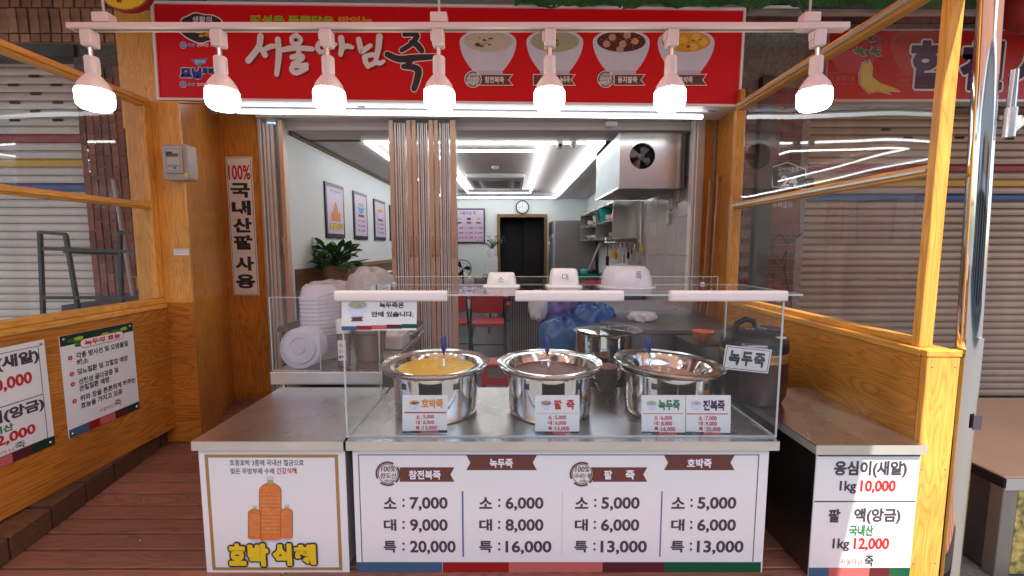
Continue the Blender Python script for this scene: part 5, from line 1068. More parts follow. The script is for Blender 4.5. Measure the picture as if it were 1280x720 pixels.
q = [aty(x, y_, 4.08) for x, y_ in ((1003, 292), (985, 305), (975, 292), (966, 300), (965, 316), (978, 325), (984, 312), (981, 340), (988, 372), (992, 395))]
ob('cable', MB().tube(q, .006, 'black', 6), cbl)
q = aty(1012, 225, 4.1); box('junction_box', (q.x - .03, 4.08, q.z - .09), (q.x + .03, 4.15, q.z + .02), 'black', cbl)
fl = thing('faded_notice', 'faded pinkish notice sheet on the right brick pillar below the number plate', 'notice', (2.5, 4.1, 1.7)); q = Panel(aty(960, 296, 4.13), aty(1000, 296, 4.13), aty(960, 250, 4.13)); q.board('sheet', .004, 'brickr', fl); q.frameuv(.01, .01, q.W - .01, q.H - .01, .008, 'black', 1); q.text('주차금지', 968, 252, 992, 258, 'signwhite', 2, 0); q.build(fl)
# right red sign
s2 = thing('neighbour_sign', 'red sign with a ginseng root drawing and large dark white-edged letters at right', 'sign', (4, 4.1, 3.2))
SY2 = 4.02
p = Panel(aty(1032, 124, SY2), aty(1360, 124, SY2), aty(1032, 38, SY2), step=.001); p.v = Vector((0, 0, 1)); p.u = Vector((1, 0, 0)); p.n = Vector((0, -1, 0)); p.H = aty(1100, 38, SY2).z - aty(1100, 124, SY2).z
ob('sign_case', MB().prism([p.P(-.01, -.02, -1), p.P(p.W, -.02, -1), p.P(p.W, p.H + .012, -1), p.P(-.01, p.H + .012, -1)], (0, .14, 0), 'alu'), s2)
ob('sign_face', MB().add([p.P(0, 0, 0), p.P(p.W, 0, 0), p.P(p.W, p.H, 0), p.P(0, p.H, 0)], [(0, 1, 2, 3)], mat('neighbour_sign_red', (.60, .016, .010), .4, var=.1, vscale=3)), s2, clean=False)
root_o = [(1078, 80), (1087, 76), (1091, 84), (1090, 96), (1100, 104), (1118, 110), (1122, 114), (1108, 113), (1112, 117), (1096, 113), (1086, 116), (1076, 106), (1074, 94)]
cxx, cyy = 1088, 98
p.poly([(cxx + (x - cxx) * 1.10, cyy + (y_ - cyy) * 1.08) for x, y_ in root_o], 'signwhite', 1); p.poly([(cxx + (x - cxx) * 1.04, cyy + (y_ - cyy) * 1.03) for x, y_ in root_o], 'black', 2); p.poly(root_o, 'seed', 3)
p.stroke([(1084, 79), (1085, 62), (1087, 50)], 1.2, 'black', 3); p.stroke([(1085, 70), (1096, 58), (1102, 53)], 1.0, 'black', 3); p.stroke([(1085, 66), (1075, 62)], 1.0, 'black', 3); blob(p, 1101, 53, 3.2, 3.2, 'brown', 4, 5)
for cx_, cy_ in ((1085, 49), (1074, 67), (1093, 67)):
    for a in (-2.6, -1.9, -1.2, -.5, .3):
        ca, sa = math.cos(a), math.sin(a)
        for g, m_, l in ((1.5, 'signwhite', 2), (.5, 'black', 3), (0, 'leaf', 4)):
            p.poly([(cx_ + ca * (-.5 * g), cy_ + sa * (-.5 * g)), (cx_ + ca * 4 - sa * (-2 - g * .6), cy_ - (-sa) * 4 + ca * (-2 - g * .6)), (cx_ + ca * (9 + g), cy_ + sa * (9 + g)), (cx_ + ca * 4 - sa * (2 + g * .6), cy_ + sa * 4 + ca * (2 + g * .6))], m_, l + .02 * a)
for t, x0, x1, y0, y1 in (('합', 1139, 1190, 50, 112), ('천', 1202, 1252, 51, 114), ('시', 1266, 1318, 51, 114)):
    p.fat(t, x0 + 2, y0 + 2, x1 - 2, y1 - 2, 'signwhite', 2, 3.8, 14); p.fat(t, x0 + 2, y0 + 2, x1 - 2, y1 - 2, 'purple', 4, 1.3)
p.build(s2)
rbl = tag(ob('red_lantern', MB().lathe([(0, -.16), (.06, -.15), (.12, -.09), (.145, 0), (.12, .09), (.06, .15), (0, .16)], aty(1287, 10, 3.2), 'sh_red', 24)), 'edge of a round red lantern at the top right corner', 'lantern')
struct(box('right_building_wall', (1.95, 4.46, 0), (9, 4.6, 4.5), 'concrete'))

# ---- posters on the left wooden wall
def wallpanel(c00, c10, c01, X):
    return atx(*c00, X), atx(*c10, X), atx(*c01, X)
XW = LX + .006
a = atx(86, 548, XW); b = atx(173, 512, XW); c = atx(75, 420, XW); d = atx(167, 403, XW)
y0, y1 = (a.y + c.y) / 2, (b.y + d.y) / 2; z0, z1 = (a.z + b.z) / 2, (c.z + d.z) / 2
def nails(p, root, inset=.02):
    for u in (inset, p.W - inset):
        for v in (inset, p.H - inset):
            q = p.P(u, v, 0); ob('screw_cap', MB().lathe([(0, .007), (.006, .006), (.009, .002), (.009, 0)], q, 'polish', 14, tilt=(PI / 2 if p.n.x > 0 else -PI / 2, Vector((0, 1, 0)))), root)
pa = thing('mung_benefits_board', 'white board on the left wooden wall listing mung bean benefits in four red bullets', 'notice board', (XW, (y0 + y1) / 2, z0))
p = Panel((XW, y0, z0), (XW, y1, z0), (XW, y0, z1)); p.board('board', .005, 'white', pa)
W_, H_ = p.W, p.H
p.rectuv(0, H_ * .90, W_, H_, 'band_dgreen', 1)
for k in range(9): r_ = random.Random(k); u = r_.uniform(.03, .9) * W_; v = r_.uniform(.875, .95) * H_; p.polyuv([(u + .03 * math.cos(t) * r_.uniform(.7, 1.2), v + .011 * math.sin(t)) for t in (2 * PI * i / 10 for i in range(10))], ('greent', 'leaf', 'lime')[k % 3], 2 + k * .1)
n_ = 10; u0, u1, v0, v1 = .24 * W_, .84 * W_, .845 * H_, .925 * H_; r_ = (v1 - v0) / 2
for g, m_, l in ((.003, 'redt', 3.2), (0, 'paper', 3.6)): p.polyuv([(u1 - r_ + (r_ + g) * math.cos(t), (v0 + v1) / 2 + (r_ + g) * math.sin(t)) for t in (-PI / 2 + PI * i / n_ for i in range(n_ + 1))] + [(u0 + r_ + (r_ + g) * math.cos(t), (v0 + v1) / 2 + (r_ + g) * math.sin(t)) for t in (PI / 2 + PI * i / n_ for i in range(n_ + 1))], m_, l)
p.textuv('녹두의 효능', .29 * W_, .857 * H_, .79 * W_, .915 * H_, 'redt', 5, .04)
rows = [(.755, '각종 방사선 및 오염물질', .90, 1), (.685, '해소', .32, 0), (.595, '당뇨질환 및 고혈압 예방', .88, 1), (.495, '선천성 골다공증 및', .72, 1), (.425, '관절질환 예방', .58, 0), (.325, '위와 장을 튼튼하게 해주는', .97, 1), (.25, '효능을 가지고 있음', .75, 0)]
for v, t, ue, dot in rows:
    p.textuv(t, .17 * W_, v * H_ - .004, ue * W_, (v + .055) * H_, 'ink', 2, .03)
    if dot:
        for rr, m_, l in ((.0125, 'redt', 2), (.006, 'band_pink', 3), (.003, 'paper', 4)): p.polyuv([(.10 * W_ + rr * math.cos(t2), (v + .02) * H_ + rr * math.sin(t2)) for t2 in (2 * PI * i / 14 for i in range(14))], m_, l)
p.textuv('서울마님', .40 * W_, .135 * H_, .61 * W_, .175 * H_, 'redt', 2, -.005); p.textuv('죽', .62 * W_, .13 * H_, .72 * W_, .20 * H_, 'black', 2, .01)
for i, m_ in enumerate(('band_blue', 'band_red', 'band_pink', 'band_maroon', 'band_dgreen')): p.rectuv(W_ * (0, .25, .40, .62, .80)[i], 0, W_ * (.25, .40, .62, .80, 1)[i], .085 * H_, m_, 1)
p.build(pa); nails(p, pa)
b = atx(67, 556, XW); d = atx(57, 424, XW); y1 = (b.y + d.y) / 2; z0, z1 = b.z + .0, d.z
y0 = y1 - .46
pc = thing('paste_price_board', 'white price board on the left wooden wall, cut by the picture edge', 'notice board', (XW, y1, z0))
p = Panel((XW, y0, z0), (XW, y1, z0), (XW, y0, z1)); p.board('board', .005, 'white', pc); W_, H_ = p.W, p.H
p.frameuv(.03, .085 * H_, W_ - .03, .955 * H_, .003, 'ink', 1); p.rectuv(.033, .50 * H_, W_ - .033, .508 * H_, 'ink', 1)
p.textuv('옹심이(새알)', .08 * W_, .80 * H_, .93 * W_, .93 * H_, 'ink', 2, .045); p.textuv('1kg', .18 * W_, .63 * H_, .38 * W_, .74 * H_, 'ink', 2, .03); p.textuv('10,000', .44 * W_, .62 * H_, .84 * W_, .745 * H_, 'redt', 2, .035)
p.textuv('팥', .06 * W_, .36 * H_, .20 * W_, .47 * H_, 'ink', 2, .045); p.textuv('액(앙금)', .40 * W_, .355 * H_, .93 * W_, .48 * H_, 'ink', 2, .045); p.textuv('국내산', .34 * W_, .28 * H_, .62 * W_, .345 * H_, 'greent', 2, .04); p.textuv('1kg', .15 * W_, .17 * H_, .35 * W_, .265 * H_, 'ink', 2, .03); p.textuv('12,000', .40 * W_, .165 * H_, .82 * W_, .27 * H_, 'redt', 2, .035)
p.textuv('서울마님', .35 * W_, .10 * H_, .60 * W_, .135 * H_, 'redt', 2, -.005); p.textuv('죽', .61 * W_, .095 * H_, .71 * W_, .155 * H_, 'black', 2, .01)
for i, m_ in enumerate(('band_blue', 'band_red', 'band_pink', 'band_maroon', 'band_dgreen')): p.rectuv(W_ * (0, .18, .36, .58, .76)[i], 0, W_ * (.18, .36, .58, .76, 1)[i], .085 * H_, m_, 2)
p.build(pc); nails(p, pc)

# ================================================================= inside the shop
IX0, IX1, IY0, IY1, CH = -2.04, 1.66, 4.04, 9.75, 2.6
struct(box('shop_floor', (-2.3, 3.94, DZ - .1), (1.9, IY1 + 2, DZ - .005), 'floor'))
iw = struct(box('inner_left_wall', (IX0 - .1, 3.985, DZ), (IX0, IY1, CH + .02), 'wall'))
box('dado_strip', (IX0 + .001, 4.05, 1.285), (IX0 + .018, IY1 - .01, 1.335), 'brass', iw)
box('dado_panel', (IX0 + .001, 4.05, DZ), (IX0 + .010, IY1 - .01, 1.284), 'trimw', iw)
ir = struct(box('inner_right_wall', (IX1, 4.04, DZ), (IX1 + .1, IY1, CH + .02), 'wall'))
tl = MB().box((-.012, 0, 0), (0, .296, .376), 'tile').data('tile')
for i in range(7):
    for j in range(4): inst('tile', tl, (IX1 - .001, 4.06 + i * .30, .70 + j * .38 + .001), ir)
ib = struct(box('inner_back_wall', (IX0 - .1, IY1 + .001, DZ), (-.27, IY1 + .12, CH + .3), 'wall'))
struct(box('inner_back_wall', (.72, IY1 + .001, DZ), (IX1 + .2, IY1 + .12, CH + .3), 'wall')); struct(box('inner_back_wall', (-.27, IY1 + .001, 2.2), (.72, IY1 + .12, CH + .3), 'wall'))
# ceiling with a recessed tray
cl = struct(box('ceiling', (IX0 - .05, 4.04, CH + .09), (IX1 + .05, IY1 + .1, CH + .14), 'ceil2'))
for a_, b2 in (((IX0 - .05, 4.04, CH), (IX1 + .05, 4.42, CH + .088)), ((IX0 - .05, 4.42, CH), (-1.48, 9.35, CH + .088)), ((1.0, 4.42, CH), (IX1 + .05, 9.35, CH + .088)), ((IX0 - .05, 9.35, CH), (IX1 + .05, IY1, CH + .088))): box('ceiling_border', a_, b2, 'ceil', cl)
bk = struct(box('bulkhead', (IX0 - .1, 4.035, 2.635), (IX1 + .1, 4.05, 2.80), 'ceil2'))
box('cornice', (IX0 + .001, 4.06, CH - .035), (IX0 + .025, IY1 - .01, CH - .001), 'trimw', iw)
box('cornice', (IX0 + .03, 4.40, CH - .012), (-1.5, 4.43, CH - .001), 'trimw', cl)
def strip(root, a, b): 
    x0, x1 = sorted((a[0], b[0])); y0, y1 = sorted((a[1], b[1])); box('led_bar', (x0 - .011, y0 - .011, a[2] - .018), (x1 + .011, y1 + .011, a[2]), 'led', root)
lo = thing('ceiling_light_loop', 'large outer rectangle of white light strips on the shop ceiling', 'ceiling light', (-.3, 6.5, CH))
z = CH - .001
strip(lo, (-1.47, 4.47, z), (.925, 4.47, z)); strip(lo, (-1.47, 9.42, z), (.925, 9.42, z)); strip(lo, (-1.47, 4.52, z), (-1.47, 9.37, z)); strip(lo, (.925, 4.52, z), (.925, 9.37, z))
li2 = thing('ceiling_light_loop', 'smaller inner rectangle of white light strips around the ceiling unit', 'ceiling light', (-.3, 6.8, CH))
zz = CH + .02
strip(li2, (-.87, 4.95, zz), (.36, 4.95, zz)); strip(li2, (-.87, 8.75, zz), (.36, 8.75, zz)); strip(li2, (-.87, 5.0, zz), (-.87, 8.70, zz)); strip(li2, (.36, 5.0, zz), (.36, 8.70, zz))
ac_ = thing('ceiling_air_unit', 'white square air conditioning cassette in the ceiling', 'air conditioner', (-.35, 7.3, CH))
a, b = atz(592, 229, CH + .05), atz(655, 240, CH + .05)
box('frame', (-.72, 6.9, CH + .02), (.20, 8.3, CH + .089), 'grillw', ac_, .01); box('grille', (-.50, 7.15, CH + .012), (-.02, 8.05, CH + .0195), 'alud', ac_)
for k in range(4): box('louvre', (-.45, 7.25 + k * .22, CH + .006), (-.07, 7.29 + k * .22, CH + .0115), 'black', ac_)
box('air_vane', (-.66, 7.2, CH + .010), (-.56, 8.0, CH + .0195), 'rib', ac_); box('air_vane', (.04, 7.2, CH + .010), (.14, 8.0, CH + .0195), 'rib', ac_)
def det(x, y_, zc, lab, cat='smoke detector'):
    q = atz(x, y_, zc); return tag(ob('smoke_detector', MB().lathe([(.055, 0), (.055, -.02), (.035, -.04), (0, -.045)], (q.x, q.y, zc), 'grillw', 20)), lab, cat)
det(619, 208, CH + .089, 'round white smoke detector in the middle of the ceiling tray')
cv = thing('security_camera', 'small white dome camera with black lens near the front of the ceiling', 'camera', (.3, 4.7, CH)); q = atz(700, 177, CH)
ob('housing', MB().lathe([(.035, 0), (.037, -.03), (.03, -.06), (.012, -.075), (0, -.077)], (q.x, q.y, CH), 'grillw', 20), cv); ob('lens', MB().lathe([(.014, 0), (.016, .012), (0, .014)], (q.x, q.y - .028, CH - .045), 'black', 16, tilt=(PI / 2, Vector((1, 0, 0)))), cv)
q = atz(717, 177, CH); tag(ob('motion_sensor', MB().lathe([(.036, 0), (.036, -.03), (.02, -.06), (0, -.062)], (q.x, q.y, CH), 'grillw', 20)), 'round white sensor beside the dome camera', 'sensor')
em = thing('emergency_light', 'small white emergency light under the door head near the hood', 'emergency light', (.9, 3.98, 2.62)); q = aty(763, 156, 4.0)
box('case', (q.x - .05, 3.97, q.z - .02), (q.x + .06, 4.03, q.z + .025), 'grillw', em, .008, 2); box('lens', (q.x - .03, 3.96, q.z - .03), (q.x + .04, 4.0, q.z - .021), 'frost', em)
# doorway in back wall
dr = thing('back_doorway', 'dark open doorway with brown wooden frame in the back wall', 'doorway', (.22, IY1, DZ))
box('frame', (-.335, IY1 - .03, DZ), (-.271, IY1 + .13, 2.2), 'doorwood', dr); box('frame', (.72, IY1 - .03, DZ), (.785, IY1 + .13, 2.2), 'doorwood', dr); box('frame', (-.335, IY1 - .03, 2.2005), (.785, IY1 + .13, 2.265), 'doorwood', dr)
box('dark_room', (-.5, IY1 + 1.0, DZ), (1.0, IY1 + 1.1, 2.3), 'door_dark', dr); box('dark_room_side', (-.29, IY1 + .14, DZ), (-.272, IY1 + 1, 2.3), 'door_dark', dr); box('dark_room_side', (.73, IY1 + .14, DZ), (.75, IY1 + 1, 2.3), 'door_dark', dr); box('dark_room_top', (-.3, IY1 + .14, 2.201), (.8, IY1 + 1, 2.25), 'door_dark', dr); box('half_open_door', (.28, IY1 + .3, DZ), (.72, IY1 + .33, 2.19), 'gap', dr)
ck = thing('wall_clock', 'round grey wall clock above the dark doorway', 'clock', (.23, IY1, 2.42)); q = aty(653, 259, IY1 - .03)
ob('rim', MB().lathe([(0, .02), (.13, .02), (.152, .012), (.15, -.012), (0, -.012)], q, 'blk_metal', 32, tilt=(PI / 2, Vector((1, 0, 0)))), ck); ob('dial', MB().lathe([(0, .022), (.125, .022)], q, 'paper', 32, tilt=(PI / 2, Vector((1, 0, 0))), cap=False), ck)
hm = MB().box((-.004, -.026, 0), (.004, -.024, .07), 'black').box((-.1, -.026, -.003), (0, -.024, .003), 'black'); 
for k in range(12): t = k * PI / 6; hm.box((.105 * math.cos(t) - .006, -.0245, .105 * math.sin(t) - .008), (.105 * math.cos(t) + .006, -.0235, .105 * math.sin(t) + .008), 'black')
ob('hands_and_marks', hm, ck, loc=q)
# posters inside
def frame_poster(name, X, y0, y1, z0, z1, kind, lab):
    t_ = thing(name, lab, 'poster', (X, (y0 + y1) / 2, z0), 'menu posters on the inner wall')
    box('frame', (X, y0, z0), (X + .018, y1, z1), 'blk_metal', t_)
    p = Panel((X + .0185, y0 + .035, z0 + .05), (X + .0185, y1 - .035, z0 + .05), (X + .0185, y0 + .035, z1 - .04), step=.001); W_, H_ = p.W, p.H
    p.rectuv(0, 0, W_, H_, 'pink', 0)
    def el(u, v, ru, rv, m_, l): p.polyuv([(u * W_ + ru * W_ * math.cos(t), v * H_ + rv * H_ * math.sin(t)) for t in (2 * PI * i / 20 for i in range(20))], m_, l)
    if kind == 'bottle':
        for cx_, w_, b_, h_ in ((.5, .13, .27, .42), (.30, .085, .27, .22), (.70, .085, .27, .22)): p.polyuv([((cx_ - w_) * W_, b_ * H_), ((cx_ + w_) * W_, b_ * H_), ((cx_ + w_) * W_, (b_ + h_ * .75) * H_), ((cx_ + .04) * W_, (b_ + h_ * .9) * H_), ((cx_ + .04) * W_, (b_ + h_) * H_), ((cx_ - .04) * W_, (b_ + h_) * H_), ((cx_ - .04) * W_, (b_ + h_ * .9) * H_), ((cx_ - w_) * W_, (b_ + h_ * .75) * H_)], 'bottle_o', 1 if w_ > .1 else 2)
        p.textuv('호박식혜', .09 * W_, .085 * H_, .93 * W_, .235 * H_, 'black', 3, .13); p.textuv('호박식혜', .10 * W_, .09 * H_, .92 * W_, .23 * H_, 'yellow', 4, .06); p.textuv('수제 건강식혜', .15 * W_, .90 * H_, .8 * W_, .94 * H_, 'ink', 2, .02)
    else:
        p.polyuv([(.18 * W_, .76 * H_), (.38 * W_, .56 * H_), (.62 * W_, .56 * H_), (.82 * W_, .76 * H_)], 'skyb' if kind == 's_mung' else 'bowlsh', 1); el(.5, .77, .34, .08, 'bowlp', 2); el(.5, .77, .28, .062, kind, 3); p.rectuv(.25 * W_, .47 * H_, .75 * W_, .53 * H_, 'brown', 2)
        for i, t in enumerate(('소 : 7,000', '대 : 8,000', '특 : 13,000')): p.textuv(t, .2 * W_, (.34 - i * .12) * H_, .8 * W_, (.40 - i * .12) * H_, 'ink', 2, .03)
    p.build(t_); return t_
X = IX0 + .001
for (x0, x1, ya, yb, kind, lab) in ((404, 427.5, 226, 297, 'bottle', 'black framed poster of orange bottles on the inner left wall, nearest the street'), (440, 457, 238, 299, 's_mung', 'black framed poster with blue and green bowl on the inner left wall'), (466, 480, 248, 300, 's_pump', 'black framed poster with orange bowl on the inner left wall'), (486, 494, 256, 301, 's_bean', 'black framed poster half hidden by the folded door bundle')):
    a, b = atx(x0, ya, X), atx(x1, ya + 8, X); c = atx(x0, yb, X); frame_poster('menu_poster', X, a.y, b.y, c.z, a.z, kind, lab)
bp_ = thing('menu_board', 'black framed lilac menu board on the back wall left of the doorway', 'menu board', (-.95, IY1 - .02, 1.6))
a, b = aty(555, 304, IY1 - .03), aty(606, 260.5, IY1 - .03)
box('frame', (a.x, IY1 - .03, a.z), (b.x, IY1 - .002, b.z), 'blk_metal', bp_)
p = Panel((a.x + .03, IY1 - .031, a.z + .03), (b.x - .03, IY1 - .031, a.z + .03), (a.x + .03, IY1 - .031, b.z - .03), step=.001); p.rectuv(0, 0, p.W, p.H, 'pink', 0)
for i in range(4):
    u = (.12 + .25 * i) * p.W; k_ = ('s_aba', 's_mung', 's_bean', 's_pump')[i]; p.polyuv([(u + .05 * math.cos(t), .72 * p.H + .028 * math.sin(t)) for t in (2 * PI * j / 16 for j in range(16))], k_, 2); p.rectuv(u - .05, .57 * p.H, u + .05, .62 * p.H, 'brown', 2)
    for j, t in enumerate((('소 : 7,000', '소 : 6,000', '소 : 5,000', '소 : 5,000')[i], ('대 : 9,000', '대 : 8,000', '대 : 6,000', '대 : 6,000')[i], ('특 : 20,000', '특 : 16,000', '특 : 13,000', '특 : 13,000')[i])): p.textuv(t, u - .09, (.40 - .15 * j) * p.H, u + .09, (.47 - .15 * j) * p.H, 'redt', 2, .03)
p.textuv('서울마님 죽', .38 * p.W, .85 * p.H, .8 * p.W, .95 * p.H, 'ink', 2, .01); p.build(bp_)

# ---- hood with fan
hd = thing('extractor_hood', 'box shaped stainless extractor hood with a round fan opening', 'hood', (1.3, 4.6, 2.1))
hx0, hx1, hy0, hy1, hz0, hz1 = 1.0, 1.60, 4.10, 5.22, 2.10, 2.66
HCX, HCZ, HR = aty(803, 195, hy0).x, aty(803, 195, hy0).z, .118
mb = MB(); n = 48
def sq(t):
    c, s_ = math.cos(t), math.sin(t)
    x = hx1 - HCX if c > 0 else HCX - hx0; z_ = hz1 - HCZ if s_ > 0 else HCZ - hz0
    k = min(x / abs(c) if abs(c) > 1e-6 else 1e9, z_ / abs(s_) if abs(s_) > 1e-6 else 1e9); return (HCX + c * k, HCZ + s_ * k)
ts = sorted([2 * PI * i / n for i in range(n)] + [math.atan2(dz, dx) % (2 * PI) for dx in (hx1 - HCX, hx0 - HCX) for dz in (hz1 - HCZ, hz0 - HCZ)]); n2 = len(ts)
vi = [(HCX + HR * math.cos(t), hy0, HCZ + HR * math.sin(t)) for t in ts]; vo = [(sq(t)[0], hy0, sq(t)[1]) for t in ts]; vb = [(x, hy0 + .10, z_) for x, _, z_ in vi]
mb.add(vi + vo + vb, [(i, (i + 1) % n2, (i + 1) % n2 + n2, i + n2) for i in range(n2)] + [(i, i + 2 * n2, (i + 1) % n2 + 2 * n2, (i + 1) % n2) for i in range(n2)], 'hood')
ob('front_face', mb, hd)
ob('side_face', MB().box((hx0, hy0 + .001, hz0), (hx0 + .01, hy1, hz1), 'hood_side_dulled'), hd); box('side_face', (hx1 - .01, hy0 + .001, hz0), (hx1, hy1, hz1), 'hood', hd); box('back_face', (hx0, hy1, hz0), (hx1, hy1 + .01, hz1), 'hood', hd)
box('underside', (hx0 + .012, hy0 + .01, hz0 + .05), (hx1 - .012, hy1 - .01, hz0 + .06), 'darksteel', hd); box('fan_chamber', (HCX - .14, hy0 + .101, HCZ - .14), (HCX + .14, hy0 + .15, HCZ + .14), 'gap', hd)
box('bottom_lip', (hx0 - .004, hy0 - .006, hz0 - .012), (hx1 + .004, hy0 + .012, hz0 + .006), 'hood', hd); box('bottom_lip', (hx0 - .006, hy0 + .013, hz0 - .012), (hx0 + .012, hy1, hz0 + .006), 'hood', hd)
for k in range(4):
    t = k * PI / 2 + .9; u = Vector((math.cos(t), 0, math.sin(t))); v = Vector((-math.sin(t), 0, math.cos(t))); c = Vector((HCX, hy0 + .06, HCZ))
    ob('fan_blade', MB().add([c + u * .02 + v * .015, c + u * .07 + v * .055 + Vector((0, .02, 0)), c + u * .105 + v * .03 + Vector((0, .02, 0)), c + u * .105 - v * .02, c + u * .02 - v * .015], [(0, 1, 2, 3, 4)], 'fridge', False), hd)
ob('fan_hub', MB().lathe([(0, .025), (.028, .02), (.03, -.02), (0, -.022)], (HCX, hy0 + .05, HCZ), 'fridge', 20, tilt=(PI / 2, Vector((1, 0, 0)))), hd)
gm = MB()
for r_ in (.04, .065, .09, .115): gm.tube([(HCX + r_ * math.cos(2 * PI * i / 28), hy0 + .004, HCZ + r_ * math.sin(2 * PI * i / 28)) for i in range(29)], .0016, 'blk_metal', 4, cap=False)
for k in range(10): t = k * PI / 5; gm.tube([(HCX, hy0 + .004, HCZ), (HCX + HR * math.cos(t), hy0 + .004, HCZ + HR * math.sin(t))], .0014, 'blk_metal', 4, cap=False)
ob('fan_guard', gm, hd)
for x_, y_ in ((783, 172), (795, 172), (815, 172), (828, 172), (783, 186), (828, 186), (783, 205), (828, 205), (783, 218), (795, 218), (815, 218), (828, 218)):
    q = aty(x_, y_, hy0); ob('screw', MB().lathe([(0, .004), (.004, .003), (.006, 0)], (q.x, hy0, q.z), 'polish', 10, tilt=(PI / 2, Vector((1, 0, 0)))), hd)
# switches on tile wall
sw = thing('wall_switch_panel', 'white switches with dangling pinkish cables on the tiled wall by the door', 'switch', (1.62, 4.3, 2.0))
for (y_, z_, h_) in ((4.30, 1.98, .13), (4.42, 1.94, .10), (4.52, 1.78, .15)): box('switch_plate', (IX1 - .04, y_, z_), (IX1 - .014, y_ + .09, z_ + h_), 'cream', sw, .004)
ob('cable', MB().tube([(IX1 - .03, 4.35, 1.98), (IX1 - .05, 4.40, 1.88), (IX1 - .05, 4.48, 1.90), (IX1 - .03, 4.56, 1.93)], .005, 'plastic', 6), sw)
# wall cabinet
wc = thing('wall_cabinet', 'steel wall cabinet with open shelves of white dishes on the right wall', 'cabinet', (1.45, 6.5, 1.65))
wx0, wx1, wy0, wy1, wz0, wz1 = 1.27, IX1 - .014, 5.5, 8.1, 1.65, 2.12
box('end_panel', (wx0, wy0, wz0), (wx1, wy0 + .015, wz1), 'hood', wc, .003); box('top', (wx0, wy0 + .016, wz1 - .02), (wx1, wy1, wz1), 'steel', wc); box('bottom', (wx0, wy0 + .016, wz0), (wx1, wy1, wz0 + .02), 'steel', wc); box('middle_shelf', (wx0, wy0 + .016, 1.875), (wx1, wy1, 1.895), 'steel', wc); box('back_panel', (wx1 - .01, wy0 + .016, wz0 + .02), (wx1, wy1, wz1 - .02), 'darksteel', wc); box('end_panel', (wx0, wy1, wz0), (wx1, wy1 + .015, wz1), 'steel', wc); box('divider', (wx0, 6.6, wz0 + .021), (wx1 - .01, 6.612, wz1 - .021), 'steel', wc)
def dish(y_, z_, n_, r_, lab, m_='dish', x_=1.42):
    t_ = thing('dish_stack', lab, 'dishes', (x_, y_, z_), 'dishes in the wall cabinet')
    for k in range(n_): ob('dish', MB().lathe([(r_ * .4, k * .022), (r_ * .9, .03 + k * .022), (r_, .045 + k * .022), (r_ * .95, .045 + k * .022), (0, .02 + k * .022)], (x_, y_, z_), m_, 20), t_)
dish(6.05, 1.895, 3, .13, 'white dish stack on the upper shelf nearest the hood'); dish(6.9, 1.895, 5, .15, 'tallest white dish stack on the upper cabinet shelf'); dish(7.5, 1.895, 3, .13, 'white dish stack at the far end of the upper cabinet shelf')
dish(5.9, 1.671, 2, .11, 'low pair of pale bowls on the lower shelf nearest the hood', 'cream'); dish(6.8, 1.671, 2, .12, 'white bowls on the lower shelf beyond the divider'); dish(7.15, 1.671, 2, .12, 'white bowls in the middle of the lower shelf'); dish(7.6, 1.671, 2, .12, 'white bowls at the far end of the lower shelf')
tg = thing('red_basket', 'red plastic basket upturned on the upper shelf behind the hood corner', 'basket', (1.4, 5.75, 1.9)); ob('basket', MB().lathe([(.13, 0), (.135, .01), (.12, .03), (.09, .2), (0, .205)], (1.42, 5.72, 1.896), 'red_pl', 24), tg); ob('rim', MB().lathe([(.132, .0), (.142, .004), (.142, .014), (.13, .016)], (1.42, 5.72, 1.896), 'red_pl', 24, cap=False), tg)
tg2 = thing('teal_basket', 'teal plastic tub on the upper shelf beside the red basket', 'basket', (1.4, 6.3, 1.9)); ob('tub', MB().lathe([(.08, 0), (.12, .17), (.125, .17), (.128, .18), (.11, .178), (.075, .01), (0, .008)], (1.38, 6.35, 1.896), 'teal', 24), tg2); ob('rim', MB().lathe([(.122, .172), (.134, .176), (.134, .186), (.122, .186)], (1.38, 6.35, 1.896), 'teal', 24, cap=False), tg2)
# utensil rail
ur = thing('utensil_rail', 'steel rail below the cabinet for hanging kitchen utensils', 'rail', (1.45, 5.46, 1.6))
ob('bar', MB().tube([(1.16, 5.46, 1.60), (1.62, 5.46, 1.60)], .007, 'polish', 8), ur)
for x in (1.18, 1.60): ob('bracket', MB().tube([(x, 5.46, 1.60), (x, 5.49, 1.66)], .006, 'polish', 6), ur)
ul = [('yellow spatula', 1.27, 'yellow', .17, .028), ('yellow spatula with red tip', 1.31, 'orange', .19, .02), ('black ladle', 1.20, 'cookblk', .27, .02), ('grey turner', 1.36, 'alu', .24, .018), ('pale wooden spoon', 1.41, 'paddle', .24, .012), ('black knife', 1.46, 'cookblk', .18, .014), ('red handled peeler', 1.50, 'red_pl', .13, .010), ('steel tongs', 1.54, 'polish', .22, .009)]
for nm, x, m_, L_, w_ in ul:
    t_ = thing('kitchen_utensil', nm + ' hanging from the rail under the wall cabinet', 'utensil', (x, 5.455, 1.6), 'utensils on the rail')
    ob('hook', MB().tube([(x, 5.448, 1.603), (x, 5.44, 1.59), (x, 5.445, 1.575)], .003, 'polish', 5), t_); ob('shaft', MB().tube([(x, 5.445, 1.578), (x, 5.445, 1.578 - L_ * .6)], .005, m_, 6), t_); ob('head', MB().rbox((x - w_, 5.438, 1.578 - L_), (x + w_, 5.448, 1.578 - L_ * .55), w_ * .6, 'y', m_), t_)
